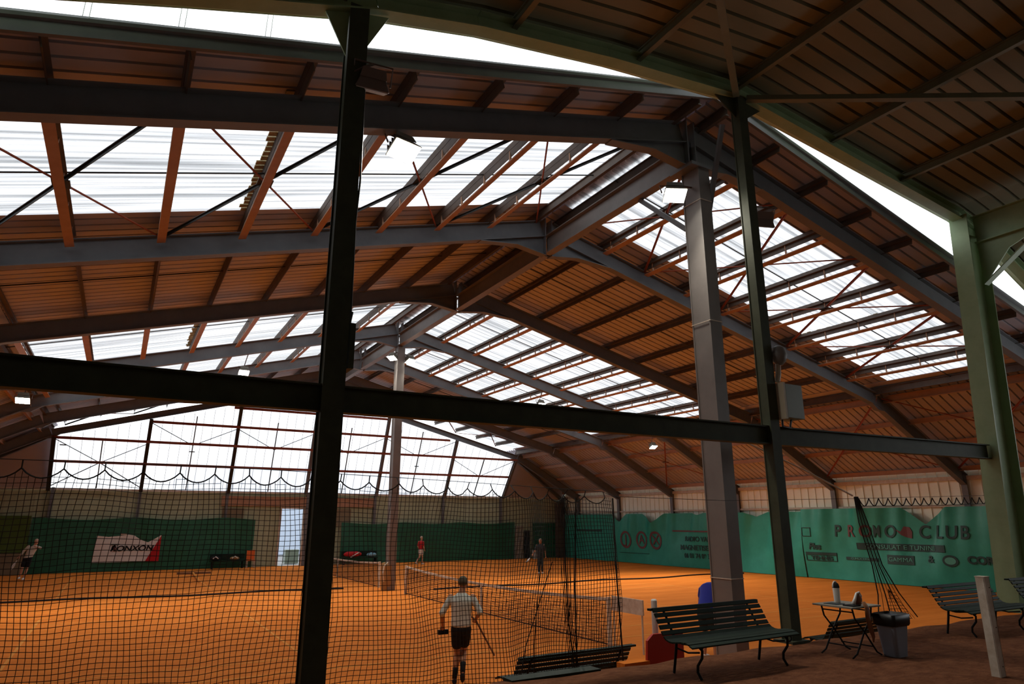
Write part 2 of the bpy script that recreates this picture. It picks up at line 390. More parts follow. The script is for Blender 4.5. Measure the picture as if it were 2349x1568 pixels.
# ---------------------------------------------------------------- far hipped glazing
YG = 44.7
b = MB(); prof = []; x = KL
def topz(x): return zr(x)-.12
ZS = 4.68
n = int((KR-KL)/.28)
for i in range(n+1):
    x = KL+(KR-KL)*i/n; h = .04*(i % 2)
    b.v.append((x, YG+.05+h, topz(x))); b.v.append((x, YW+h-.05, ZS))
for i in range(n): b.f.append((2*i, 2*i+1, 2*i+3, 2*i+2))
struct(b.build('window_20', 'glaz'))
def onhip(x, z):     # y on the sloped glazing plane
    f = (z-ZS)/(topz(x)-ZS); return YW-.05+(YG+.05-YW+.05)*f - .12
PXS = [KL+.1, 1.0, 5.9, 10.75, 15.65, 20.9, KR-.15]
for i, x in enumerate(PXS):
    b = MB(); b.ibeam((x, YW-.25, ZS-.1), (x, YG-.1, topz(x)+.1), .2, .2, up=(0, -1, -.4))
    tag(b.build('glazing_post', 'dark' if i in (0,1,2) else 'steel'), '%s leaning steel post of the far glazing counted from the left' % ORD[i], 'post')
for i, z in enumerate((6.08, 7.3, 8.5, 9.7)):
    # clip to the rafter profile
    xl = KL if z < zr(KL) else XR-(11.0-z)/SL; xr_ = KR if z < zr(KR) else XR+(11.0-z)/SR
    b = MB(); b.bar((xl, onhip(xl, z), z), (xr_, onhip(xr_, z), z), .08, .15)
    tag(b.build('glazing_rail', 'rust'), '%s rust-red horizontal rail of the far glazing counted from the sill' % ORD[i], 'rail')
for i in range(6):
    xm = (PXS[i]+PXS[i+1])/2
    t = thing('glazing_stay', 'slim mullion and wire stays in the %s far glazing bay from the left' % ORD[i], 'stay', (xm, onhip(xm, 5), ZS))
    zt_ = 7.3 if i in (0, 5) else 9.0
    b = MB(); b.bar((xm, onhip(xm, ZS), ZS), (xm, onhip(xm, zt_), zt_), .06, .06); b.build('mullion', 'dark', t)
    b = MB()
    hi, lo = (7.25, 6.08) if i in (0, 5) else (8.45, 7.3)
    for s in (0, 1):
        b.tube([(PXS[i+s], onhip(PXS[i+s], hi), hi), (xm, onhip(xm, lo), lo)], .024, 5)
        if i == 0: b.tube([(xm, onhip(xm, 6.08), 6.08), (PXS[i+s], onhip(PXS[i+s], ZS), ZS+.05)], .03, 5)
    b.build('wire_stay', 'dark', t)
    if i in (0, 1, 4):
        b = MB(); xx = PXS[i]+.45 if i == 0 else xm; zz = 6.9 if i < 2 else 6.6
        b.box((xx-.16, onhip(xx, zz)-.1, zz), (xx+.16, onhip(xx, zz)-.05, zz+.06)); b.build('latch', 'dark', t)
b = MB(); x = KL+.3
while x < KR-.2:
    b.bar((x, YW-.1, ZS), (x, YG, topz(x)), .02, .02); x += .56
struct(b.build('trim_6', 'grey'))
# hip ends beside the glazing (solid)
for s, kx, ex, n in ((-1, KL, EL, 'left'), (1, KR, ER, 'right')):
    b = MB(); b.add([(kx, YG, zs(kx)+.02), (kx, YW, ZS-.1), (ex, YW, ZS-.2), (ex, YW, zs(ex)+.05)], [(0, 1, 2), (0, 2, 3)])
    struct(b.build('ceiling', 'sheet'))
    b = MB(); b.ibeam((kx, YG, zr(kx)-.1), (ex-s*.2, YW-.2, 4.25), .25, .18); tag(b.build('hip_rafter', 'steel'), 'grey hip rafter at the far %s corner of the roof' % n, 'beam')

# ---------------------------------------------------------------- walls
def ribwall(b, x0, x1, y, z0, z1, pitch=.45):
    n = max(1, int((x1-x0)/pitch)); 
    for i in range(n):
        a = x0+(x1-x0)*i/n; c = x0+(x1-x0)*(i+1)/n
        b.box((a, y, z0), (a+.03, y+.1, z1)); b.box((a+.03, y+.03, z0), (c, y+.1, z1))
DX0, DX1, DZ = 9.35, 10.75, 3.6
b = MB(); ribwall(b, EL, DX0, YW, 0, ZS-.1); ribwall(b, DX1, ER, YW, 0, ZS-.1); ribwall(b, DX0, DX1, YW, DZ, ZS-.1); struct(b.build('wall_back', 'wall'))
b = MB(); b.box((5.6, YW-.16, 3.75), (15.6, YW-.02, 4.35)); b.box((5.6, YW-.2, 4.28), (15.6, YW-.02, 4.36)); struct(b.build('trim_3', 'purlin'))
b = MB(); b.box((EL, YW-.12, ZS-.14), (ER, YW-.0, ZS-.02)); struct(b.build('trim_4', 'dusty'))
b = MB(); b.box((5.7, YW-.06, 2.7), (7.0, YW-.01, 3.6)); tag(b.build('wall_panel', 'walldk'), 'brown square hatch panel left of the open far doorway', 'panel')
b = MB(); b.box((12.6, YW-.06, 2.45), (14.0, YW-.01, 3.6)); tag(b.build('wall_panel', 'walldk'), 'brown square hatch panel right of the open far doorway', 'panel')
for i, x in enumerate((-3.4, 1.0, 5.9, 10.95, 15.65, 20.9, 25.8)):
    b = MB(); b.ibeam((x, YW-.02, 0), (x, YW-.02, ZS), .2, .16, up=(0, -1, 0)); tag(b.build('wall_post', 'steel'), '%s grey steel post against the far wall counted from the left' % ORD[i], 'post')
b = MB()
for a, c in ((9.0, 26.8), (30.5, 47)): pass
n = int((47.0-8.9)/.45)+1
for i in range(n):
    y = 8.9+i*.45; b.box((ER, y, 0), (ER+.1, y+.04, 5.15)); b.box((ER+.04, y+.04, 0), (ER+.1, y+.45, 5.15))
struct(b.build('wall_right', 'wallr'))
b = MB(); b.box((ER-.12, 8.9, 3.42), (ER, 46.8, 3.52)); b.box((ER-.16, 8.9, 4.55), (ER, 46.8, 4.72)); struct(b.build('trim_5', 'dusty'))
b = MB(); b.box((EL-.1, 8.9, 0), (EL, 47, 5.2)); struct(b.build('wall_left', 'walldk'))
# envelope of the terrace hall (mostly outside the frame)
b = MB(); b.prism([(X0, ZT), (X1, ZT)] + [(x, canz(x)+.3) for x in (26, 18.67, 10.28, 2.46, -9)], 'y', YA-.15, YA); struct(b.build('wall_front', 'walldk'))
b = MB(); b.box((X1, YA, ZT-1.05), (X1+.12, 8.5, 4.6)); struct(b.build('wall_right', 'walldk'))  # unseen side wall, height set to let sky light onto the terrace roof
b = MB(); b.box((X0-.12, YA, -.2), (X0, 8.5, 6.6)); struct(b.build('wall_left', 'walldk'))
b = MB(); b.box((X1-.1, 8.5, 0), (ER, 8.62, 7.9)); struct(b.build('wall_front', 'walldk'))  # unseen wall added to close this gap against sky light

# ---------------------------------------------------------------- terrace roof
CX = [-9,-3,-.12,2.46,4.15,6.88,10.28,13.25,18.67,20.2,26]
corr('ceiling', 'sheet2', CX, lambda x: canz(x)+.42, YA, 8.62, pitch=.36, dep=.1)
t = thing('terrace_rafter', 'green steel gable rafter carrying the terrace roof edge over the gap of sky', 'beam', (XR, Y0, 6))
for i in range(len(CX)-1):
    x0, x1 = CX[i], CX[i+1]
    b = MB(); b.ibeam((x0, Y0, canz(x0)), (x1, Y0, canz(x1)), .30, .26)
    b.build('rafter_length', 'green', t)
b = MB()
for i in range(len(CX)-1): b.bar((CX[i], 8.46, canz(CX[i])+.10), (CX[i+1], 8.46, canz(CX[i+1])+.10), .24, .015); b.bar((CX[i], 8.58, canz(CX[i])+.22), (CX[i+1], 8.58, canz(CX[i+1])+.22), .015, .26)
b.build('edge_angle', 'litgreen', t)  # green paint made paler here to stand for the light on this edge
x = -1.0
while x < 19:
    z = canz(x)+.36; b = MB(); b.tube([(x, 8.6, z+.05), (x, 8.6, z-.14)], .016, 5); b.build('hook_bolt', 'dark', t); x += .42
for X_, n in ((-1.2, 'leftmost'), (-.14, 'middle'), (.95, 'rightmost of the three')):
    b = MB(); b.tube([(X_, 8.80, zs(X_)+.10), (X_+.02, 8.78, zs(X_)+1.1)], .005, 4); b.tube([(X_+.07, 8.80, zs(X_)+.10), (X_+.09, 8.78, zs(X_)+1.1)], .005, 4)
    tag(b.build('wire_pair', 'grey'), n + ' pair of thin wires against the sky gap at the top left', 'wires')
TPX = [-1.0, 1.9, 4.8, 7.56, XR, 13.4, 16.1]
for i, x in enumerate(TPX):
    b = MB(); b.ibeam((x, YA, canz(x)+.2), (x, Y0, canz(x)+.2), .2, .1)
    tag(b.build('terrace_purlin', 'oliv'), '%s olive purlin under the terrace roof counted from the left' % ORD[i], 'purlin')
for s, n in ((-1, 'left'), (1, 'right')):
    b = MB(); b.bar((XR+s*.15, Y0-.1, canz(XR)-.02), (XR+s*7.9, 2.3, canz(XR+s*7.9)+.0), .13, .11)
    tag(b.build('roof_brace', 'oliv'), 'olive diagonal brace fanning from the terrace ridge post to the %s' % n, 'brace')
# second terrace frame overhead is behind the camera; its eave beam starts at the right-hand column
XC0 = 18.55
t = thing('terrace_column', 'wide tapered green steel column at the right edge of the terrace', 'column', (18.2, Y0, ZT))
def tap(b, x0b, x1b, x0t, x1t, ya, yb, z0, z1): b.hexa([(x0b,ya,z0),(x1b,ya,z0),(x1b,yb,z0),(x0b,yb,z0),(x0t,ya,z1),(x1t,ya,z1),(x1t,yb,z1),(x0t,yb,z1)])
b = MB(); tap(b, 17.62, 17.65, 18.60, 18.63, Y0-.22, Y0+.22, ZT, 10.75); tap(b, 18.52, 18.55, 19.45, 19.48, Y0-.22, Y0+.22, ZT, 10.75); tap(b, 17.65, 18.52, 18.63, 19.45, Y0-.02, Y0+.02, ZT, 10.75); b.build('shaft', 'green', t)
b = MB(); tap(b, 18.25, 18.35, 18.3, 18.4, Y0-.2, Y0+.2, 7.25, 7.28); tap(b, 18.58, 19.37, 18.6, 19.39, Y0-.22, Y0+.22, 10.1, 10.13); b.build('stiffener', 'green', t)
b = MB(); b.ibeam((18.95, YA, 9.95), (18.95, Y0-.2, 9.95), .75, .25); tag(b.build('eave_beam', 'green'), 'deep green eave beam running back over the terrace from the right column', 'beam')
b = MB(); b.prism([(Y0-.2, 9.95), (Y0-.2, 8.8), (Y0-.9, 9.6), (Y0-1.8, 9.95)], 'x', 18.93, 18.97); b.bar((18.95, Y0-.22, 8.8), (18.95, Y0-1.8, 9.93), .22, .03); b.build('haunch', 'green', t)

# posts and tie beam of the terrace edge
t = thing('terrace_post', 'dark steel post in the left foreground rising in front of the net', 'post', (2.13, Y0, ZT))
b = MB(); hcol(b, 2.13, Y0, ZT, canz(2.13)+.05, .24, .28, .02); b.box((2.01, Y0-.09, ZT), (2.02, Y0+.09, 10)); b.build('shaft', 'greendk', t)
b = MB(); b.prism([(2.0, 10.1), (2.26, 10.1), (2.45, 10.3), (1.8, 10.2), (1.62, 10.0), (1.99, 9.3)], 'y', Y0-.012, Y0+.012); b.prism([(2.26, 9.5), (2.6, 10.2), (2.26, 10.12)], 'y', Y0-.012, Y0+.012); b.build('gusset', 'green', t)
t = thing('terrace_post', 'olive steel ridge post between the near bench and the table', 'post', (10.28, Y0, ZT))
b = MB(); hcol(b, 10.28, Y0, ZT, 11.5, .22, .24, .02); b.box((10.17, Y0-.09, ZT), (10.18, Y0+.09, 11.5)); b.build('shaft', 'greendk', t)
b = MB(); b.box((10.05, Y0-.2, ZT-.02), (10.5, Y0+.2, ZT+.02)); b.build('base_plate', 'greendk', t)
b = MB(); b.prism([(9.6, 11.36), (10.28, 11.48), (10.95, 11.4), (10.4, 11.0), (10.15, 11.0)], 'y', Y0-.012, Y0+.012); b.build('gusset', 'greendk', t)
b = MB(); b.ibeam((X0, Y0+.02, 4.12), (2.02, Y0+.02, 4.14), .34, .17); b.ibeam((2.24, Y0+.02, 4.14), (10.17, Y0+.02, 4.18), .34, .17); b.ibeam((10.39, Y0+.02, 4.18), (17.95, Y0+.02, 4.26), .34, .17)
tag(b.build('tie_beam', 'greendk'), 'long dark horizontal tie beam spanning the terrace posts', 'beam')

# ---------------------------------------------------------------- enclosures on the posts
t = thing('control_box', 'grey electrical control box mounted on the ridge post above the tie beam', 'electrical box', (10.62, Y0-.1, 4.62))
b = MB(); b.box((10.45, Y0-.28, 4.66), (10.92, Y0+.1, 5.3)); en = b.build('enclosure', 'boxg', t, bevel=.01)
b = MB(); b.box((10.40, Y0-.28, 4.64), (10.45, Y0+.1, 5.32)); b.build('side_cover', 'cream', t)
b = MB(); b.box((10.93, Y0-.1, 4.95), (10.96, Y0-.05, 5.0)); b.build('latch', 'dark', en)
b = MB(); b.tube([(10.5, Y0-.1, 4.66), (10.5, Y0-.1, 4.52), (10.7, Y0-.1, 4.50), (10.75, Y0-.1, 4.66)], .02, 6); b.build('cable', 'dark', t)
t = thing('siren', 'cream horn siren on the ridge post above the control box', 'siren', (10.55, Y0-.1, 5.6))
b = MB(); b.lathe((10.55, Y0-.14, 5.68), [(.05, 0), (.12, .08), (.15, .2), (.11, .34), (.05, .38)], 14); b.build('horn', 'colsteel', t, smooth=True)
b = MB(); b.tube([(10.52, Y0-.12, 5.7), (10.5, Y0-.12, 5.5), (10.45, Y0-.12, 5.36)], .05, 8); b.build('bracket', 'cream', t)
t = thing('junction_box', 'flat dark box on the right side of the left foreground post', 'electrical box', (2.33, Y0-.02, 4.7))
b = MB(); b.box((2.29, Y0-.12, 4.7), (2.36, Y0+.2, 5.3)); b.build('enclosure', 'greendk', t)
b = MB(); b.tube([(2.31, Y0+.05, 5.3), (2.33, Y0+.05, 5.5), (2.31, Y0+.05, 6.8), (2.33, Y0+.02, 7.4), (2.30, Y0, 9.0)], .014, 6); b.tube([(2.31, Y0+.05, 5.3), (2.34, Y0+.05, 5.5)], .025, 6); b.build('cable', 'dark', t)

# ---------------------------------------------------------------- floodlights
def floodlight(x, y, z, label, lit, facing=(0, 1), arm=None, sc=1.0, power=0, ang=2.3):
    t = thing('floodlight', label, 'floodlight', (x, y, z))
    f = Vector((facing[0], facing[1], 0)).normalized(); s = Vector((f.y, -f.x, 0)); dn = Vector((0, 0, -1))
    n = (f*.55+dn).normalized(); u = s.cross(n).normalized(); c = Vector((x, y, z))
    def P(a, b_, e): return c + s*a*sc + u*b_*sc + n*e*sc
    b = MB(); b.hexa([P(-.16,-.12,-.14),P(.16,-.12,-.14),P(.16,.12,-.14),P(-.16,.12,-.14),P(-.26,-.2,.1),P(.26,-.2,.1),P(.26,.2,.1),P(-.26,.2,.1)])
    hs = b.build('housing', 'lampb' if lit else 'lampd', t, bevel=.01)
    b = MB(); b.hexa([P(-.24,-.18,.1),P(.24,-.18,.1),P(.24,.18,.1),P(-.24,.18,.1),P(-.24,-.18,.115),P(.24,-.18,.115),P(.24,.18,.115),P(-.24,.18,.115)]); b.build('lens', 'lamp' if lit else 'lens', hs)
    b = MB()
    for q in range(5):
        a = -.16+q*.08; b.hexa([P(-.17,a-.008,-.2),P(.17,a-.008,-.2),P(.17,a+.008,-.2),P(-.17,a+.008,-.2),P(-.2,a-.008,-.06),P(.2,a-.008,-.06),P(.2,a+.008,-.06),P(-.2,a+.008,-.06)])
    b.build('cooling_fins', 'lampb' if lit else 'lampd', hs)
    b = MB(); b.tube([P(-.29,0,0),P(-.29,0,-.28),P(.29,0,-.28),P(.29,0,0)], .016*sc, 6)
    top = Vector(arm) if arm else c+Vector((0, 0, .6))
    b.tube([P(0,0,-.28), P(0,0,-.28)*.5+top*.5+Vector((0,0,.02)), top], .022*sc, 6); b.build('bracket', 'lampd', t)
    if power:
        L = bpy.data.lights.new('flood', 'SPOT'); L.energy = power; L.spot_size = ang; L.spot_blend = .8; L.color = (1, .93, .80); L.shadow_soft_size = .2
        lo = bpy.data.objects.new('lamp_beam', L); C.objects.link(lo); lo.location = c+n*.16
        lo.rotation_euler = n.to_track_quat('-Z', 'Y').to_euler(); lo.parent = t; lo.matrix_parent_inverse = Matrix.Translation(-t.location)
FP = 1500
floodlight(3.45, 9.82, 9.05, 'lit floodlight hanging from the nearest frame beside the left foreground post', True, (.2, -1), (3.4, 9.82, 9.45), 1.0, FP*.5)
floodlight(9.65, 9.7, 9.75, 'lit floodlight on an arm from the large column under the ridge', True, (-.5, -1), (10.3, 9.8, 10.1), .95, FP*.45)
for X, Z, lb, s, off in ((-3.4, 6.95, 'lit floodlight at the far left bend of the roof', .85, 0), (3.7, 8.72, 'lit floodlight on the middle frame above the tie beam, left of the foreground post', .8, 0), (18.0, 8.6, 'lit floodlight on the middle frame over the right court, above the tie beam', .8, 0), (25.35, 6.85, 'lit floodlight under the right roof bend, below the tie beam', .8, 0)):
    floodlight(X, 28.44, Z, lb, True, (0, -1), (X+.1, 28.44, zr(X)+.03), s, FP*(1.15 if X > 15 else .6))
floodlight(9.95, 28.3, 10.05, 'lit floodlight on the left of the slim middle column head', True, (-1, -.6), (10.2, 28.35, 10.3), .8, FP*.5)
floodlight(10.75, 28.2, 9.98, 'lit floodlight on the right of the slim middle column head', True, (.4, -1), (10.4, 28.3, 10.25), .9, FP*.5)
floodlight(11.15, 8.75, 9.05, 'unlit ribbed floodlight on the terrace ridge post, turned to the court', False, (.35, 1), (10.4, 8.4, 9.0), 1.05)
floodlight(2.38, 8.25, 8.95, 'unlit ribbed floodlight near the top of the left foreground post', False, (.1, 1), (2.1, 8.2, 9.0), .95)
floodlight(20.3, 8.8, 9.4, 'unlit floodlight on the right terrace column at the frame edge', False, (.2, 1), (19.3, 8.4, 9.3), 1.1)

# ---------------------------------------------------------------- tarpaulins
def tarp(name, m, p0, p1, z0, ztop, label, folds=.06, n=160, mz=18, nrm=(0,-1), cat='tarpaulin'):
    p0 = Vector(p0); p1 = Vector(p1); L = (p1-p0).length; b = MB(); nv = Vector(nrm)
    for j in range(mz+1):
        for i in range(n+1):
            s = i/n; f = j/mz; q = p0+(p1-p0)*s; zt = ztop(s*L) if callable(ztop) else ztop
            a = s*L; w = folds*f*(math.sin(a*1.3+.6*math.sin(a*.5))+.6*math.sin(a*3.1+f*2+1)+.4*math.sin(a*6.3+f*3)) + folds*.7*math.sin(a*.8+f*4)
            w = max(w, -.9*folds)+folds
            b.v.append((q.x+nv.x*w, q.y+nv.y*w, z0+(zt-z0)*f))
    for j in range(mz):
        for i in range(n):
            a = j*(n+1)+i; b.f.append((a, a+1, a+n+2, a+n+1))
    return tag(b.build(name, m, smooth=True), label, cat)
def sag(base, sp, amp): return lambda a: base-amp*abs(math.sin(a*PI/sp))**1.5
TX = ER-.35
def ptop(a, y0):      # dips where the cloth has slipped
    z = 3.42
    for yc, w_, d in ((39.2, .8, .55), (35.6, 1.1, .6), (27.0, .8, .25), (17.6, 1.0, .75), (31.5, .5, .12)):
        y = y0+a; z -= d*max(0, 1-abs(y-yc)/w_)
    return z
tarp('court_tarpaulin', 'tarp', (TX, 24.0), (TX, 46.2), .02, lambda a: ptop(a, 24.0)-.12, 'teal tarpaulin with three round emblems on the far half of the right wall', nrm=(-1, 0), folds=.11, n=300)
tarp('court_tarpaulin', 'tarp', (TX, 8.95), (TX, 23.95), .02, lambda a: ptop(a, 8.95), 'teal tarpaulin printed with club lettering on the near half of the right wall', nrm=(-1, 0), folds=.11, n=240)
TY = YW-.32
tarp('court_tarpaulin', 'tarpd', (-4.1, TY), (7.7, TY), .02, sag(3.02, 5, .14), 'dark green tarpaulin on the far wall left of the open doorway', folds=.03)
tarp('court_tarpaulin', 'tarpo', (-9.4, TY-.05), (-4.15, TY-.05), 1.15, 3.1, 'olive green tarpaulin at the far left corner of the far wall', folds=.03, n=60)
tarp('court_tarpaulin', 'tarpd', (13.3, TY), (26.9, TY), .02, sag(2.72, 4.5, .12), 'dark green ribbed tarpaulin on the far wall behind the player in red', folds=.05)
tarp('court_tarpaulin', 'tarpd', (28.6, TY), (31.4, TY), .02, 2.65, 'narrow dark green tarpaulin in the far right corner', folds=.04, n=50)
b = MB(); b.box((-9.4, TY-.06, 0), (-4.2, TY, 1.1)); tag(b.build('wall_panel', 'walldk'), 'low dark panel under the olive tarpaulin at the far left', 'panel')
b = MB(); b.box((30.7, 46.1, 0), (31.35, 46.5, 4.3)); tag(b.build('corner_post', 'chord'), 'dark brown boxed post in the far right corner beside the teal tarpaulin', 'post')
# barred white door in the far wall
t = thing('barred_door', 'pale barred door between the green tarpaulins on the far wall', 'door', (27.3, TY, 0))
b = MB(); b.box((26.98, TY-.02, 0), (27.72, TY+.05, 2.45)); b.build('leaf', 'grey', t)
b = MB()
for i in range(5): b.box((26.98+.17*i, TY-.06, 0), (27.02+.17*i, TY-.02, 2.45))
for i in range(9): b.box((26.98, TY-.055, .28*i), (27.72, TY-.025, .28*i+.03))
b.build('bars', 'walldk', t)
b = MB(); b.box((27.8, TY-.02, 0), (28.3, TY+.03, 2.1)); tag(b.build('wall_panel', 'navy'), 'dark blue-grey panel right of the barred door', 'panel')

# writing on the tarpaulins
def text(s, size, loc, rot, m, parent, name='lettering', shear=0.0, ext=.004, sx=1.0, bold=0.0):
    cu = bpy.data.curves.new(name, 'FONT'); cu.body = s; cu.size = size; cu.shear = shear; cu.extrude = ext; cu.align_x = 'CENTER'; cu.align_y = 'CENTER'; cu.offset = bold
    tmp = bpy.data.objects.new('tmp', cu); C.objects.link(tmp); bpy.context.view_layer.update()
    me = bpy.data.meshes.new_from_object(tmp.evaluated_get(bpy.context.evaluated_depsgraph_get())); bpy.data.objects.remove(tmp)
    me.name = name; me.materials.clear(); me.materials.append(M[m])
    me.transform(Matrix.Translation(loc) @ rot @ Matrix.Scale(sx, 4, (1,0,0)))
    o = bpy.data.objects.new(name, me); C.objects.link(o)
    if parent: o.parent = parent; o.matrix_parent_inverse = Matrix.Translation(-parent.location)
    return o
RR = Matrix(((0,0,-1,0),(-1,0,0,0),(0,1,0,0),(0,0,0,1)))     # reads along -Y on the right wall, faces -X
RB = Matrix(((1,0,0,0),(0,0,-1,0),(0,1,0,0),(0,0,0,1)))      # reads along +X on the far wall, faces -Y
tnear = [o for o in C.objects if o.get('label', '').startswith('teal tarpaulin printed')][0]
tfar = [o for o in C.objects if o.get('label', '').startswith('teal tarpaulin with three')][0]
XT = TX-.33
def rbox(y0, y1, z0, z1, m, par, name, th=.03):
    b = MB(); b.box((XT-.0, y0, z0), (XT+.02, y1, z0+th)); b.box((XT, y0, z1-th), (XT+.02, y1, z1)); b.box((XT, y0, z0), (XT+.02, y0+th, z1)); b.box((XT, y1-th, z0), (XT+.02, y1, z1)); return b.build(name, m, par)
def rt(s, size, y, z, m='tarpink', shear=.0, name='lettering', sx=1.0, par=None, bold=.01):
    return text(s, size, (XT, y, z), RR, m, par or tnear, name, shear, .006, sx, bold)
for ch, y, m in (('P', 22.0, 'tarpink'), ('R', 21.25, 'tarpred'), ('O', 20.48, 'tarpred'), ('M', 19.92, 'tarpink'), ('O', 19.28, 'tarpink'), ('C', 17.72, 'tarpink'), ('L', 17.05, 'tarpink'), ('U', 16.5, 'tarpink'), ('B', 15.95, 'tarpink')):
    rt(ch, .78, y, 2.32, m, .12, bold=.015, sx=.62 if ch == 'M' else .95)
# racket-swinging bird shape between the two words
b = MB(); b.prism([(19.0, 2.45), (18.75, 2.35), (18.6, 2.58), (18.35, 2.55), (18.25, 2.35), (18.3, 2.05), (18.55, 2.1), (18.75, 2.2)], 'x', XT, XT+.01); b.build('emblem', 'tarpred', tnear)
rbox(16.85, 21.0, 1.5, 1.8, 'tarpink', tnear, 'strip_frame'); b = MB(); b.box((XT+.01, 16.87, 1.53), (XT+.025, 20.98, 1.77)); b.build('strip', 'tarpink', tnear)
text('CONSULAT E TUNINI', .27, (XT-.01, 18.95, 1.64), RR, 'tarpgrey', tnear, 'lettering', .0, .004, 1.25)
b = MB(); b.box((XT, 20.0, .98), (XT+.02, 21.7, 1.12)); b.build('strip', 'tarpink', tnear); text('CUMUCERVE', .13, (XT-.01, 20.9, 1.05), RR, 'tarpgrey', tnear, 'lettering', 0, .004, 1.4)
b = MB(); b.box((XT, 18.3, .9), (XT+.02, 19.55, 1.3)); b.build('strip', 'tarpink', tnear); text('GAMMA', .26, (XT-.01, 18.92, 1.1), RR, 'tarpgrey', tnear, 'lettering', 0, .004, 1.2)
rt('&', .42, 17.55, 1.18)
b = MB()
pts = [(16.7+.32*math.cos(a*PI/12), 1.16+.24*math.sin(a*PI/12)) for a in range(24)]; b.prism(pts, 'x', XT, XT+.01); b.build('emblem', 'tarpink', tnear)
pts = [(16.7+.22*math.cos(a*PI/12), 1.16+.15*math.sin(a*PI/12)) for a in range(24)]; b = MB(); b.prism(pts, 'x', XT-.005, XT+.01); b.build('emblem_centre', 'tarpgrey', tnear)
rt('CORMO', .42, 15.1, 1.22, sx=1.15, bold=.02); rt('W', .55, 14.5, 1.8, sx=1.1, bold=.02)
rbox(23.45, 23.95, 2.05, 2.5, 'tarpink', tnear, 'square_frame'); rt('Plus', .42, 23.3, 1.56, shear=.25, bold=.015)
rbox(22.2, 23.85, .86, 1.28, 'tarpink', tnear, 'strip_frame'); b = MB(); b.box((XT, 22.2, 1.14), (XT+.02, 23.85, 1.27)); b.build('strip', 'tarpink', tnear); rt('TENNIS', .24, 23.0, 1.0, sx=1.4)
for y, g in ((38.44, 'J'), (36.94, 'A'), (35.44, 'X')):
    b = MB(); o = []
    for q in range(28):
        a = 2*PI*q/28; o.append((math.cos(a), math.sin(a)))
    vs = []; fs = []
    for r1, r2 in ((.56, .42),):
        for (c, s) in o: vs += [(XT, y+c*r1, 1.56+s*r1*1.05), (XT, y+c*r2, 1.56+s*r2*1.05)]
    n = 28; fs = [(2*i, 2*i+1, (2*i+3) % 56, (2*i+2) % 56) for i in range(n)]
    b.add(vs, fs); b.build('round_emblem', 'tarpred', tfar); rt(g, .85, y, 1.56, 'tarpred', par=tfar, name='emblem_mark')
b = MB(); b.box((XT, 30.0, 2.15), (XT+.02, 33.8, 2.24)); b.build('strip', 'tarpred', tfar)
rt('RADIO VAL', .4, 31.6, 1.72, 'tarpink', par=tfar, sx=1.1); rt('MAGNETISEUR', .42, 31.6, 1.2, 'tarpink', par=tfar, sx=1.1); rt('06 01 74 09 33', .38, 31.6, .72, 'tarpink', par=tfar)
b = MB(); b.box((XT, 41.4, 2.05), (XT+.02, 44.4, 2.2)); b.build('strip', 'tarpink', tfar); b = MB(); b.box((XT, 36.2, .66), (XT+.02, 39.2, .69)); b.build('strip', 'tarpink', tfar)

# press the prints onto the folds of the cloth
import bmesh
for par_, y0_, L_, zf_ in ((tnear, 8.95, 15.0, lambda a: ptop(a, 8.95)), (tfar, 24.0, 22.2, lambda a: ptop(a, 24.0)-.12)):
    for ch in par_.children:
        bm_ = bmesh.new(); bm_.from_mesh(ch.data)
        ys_ = [v.co.y for v in bm_.verts]; y_ = min(ys_)+.12
        while y_ < max(ys_):
            bmesh.ops.bisect_plane(bm_, geom=bm_.verts[:]+bm_.edges[:]+bm_.faces[:], plane_co=(0, y_, 0), plane_no=(0, 1, 0)); y_ += .12
        for v in bm_.verts:
            a_ = v.co.y-y0_; f_ = max(0, v.co.z-.02)/(zf_(a_)-.02)
            w_ = .11*f_*(math.sin(a_*1.3+.6*math.sin(a_*.5))+.6*math.sin(a_*3.1+f_*2+1)+.4*math.sin(a_*6.3+f_*3)) + .11*.7*math.sin(a_*.8+f_*4)
            w_ = max(w_, -.9*.11)+.11
            v.co.x = v.co.x-XT+TX-w_-.03
        bm_.to_mesh(ch.data); bm_.free()

# white sponsor banner
t = thing('sponsor_banner', 'white banner with black lettering and a red corner hung on the far left tarpaulin', 'banner', (.85, TY-.2, .5))
BY = TY-.14
b = MB(); top = [(-.9, 2.0), (-.3, 1.93), (.25, 1.98), (.7, 2.05), (1.0, 2.0), (1.35, 1.75), (1.75, 1.6), (2.1, 1.8), (2.42, 2.02)]
n = len(top)
for x, z in top:
    y = BY+.03*math.sin(x*5); b.v.append((x, y, z)); b.v.append((x if x > -.5 else x-.05, y, .52))
for i in range(n-1): b.f.append((2*i, 2*i+1, 2*i+3, 2*i+2))
b.build('cloth', 'white', t)
b = MB(); b.add([(1.72, BY-.05, .53), (2.43, BY-.05, .53), (2.43, BY-.05, 2.0)], [(0, 1, 2)]); b.build('red_corner', 'redc', t)
text('RONXON', .42, (.95, BY-.05, 1.26), RB, 'black', t, 'lettering', .2, .004, 1.15, .012)
text('T', .5, (-.05, BY-.05, 1.33), RB, 'black', t, 'lettering', .3, .004, 1.4, .01); text('R', .34, (.12, BY-.06, 1.22), RB, 'tarpred', t, 'emblem_mark', 0, .004, 1.2, .0)
b = MB(); b.box((.3, BY-.06, 2.03), (.6, BY-.02, 2.1)); b.build('hanger', 'dusty', t)

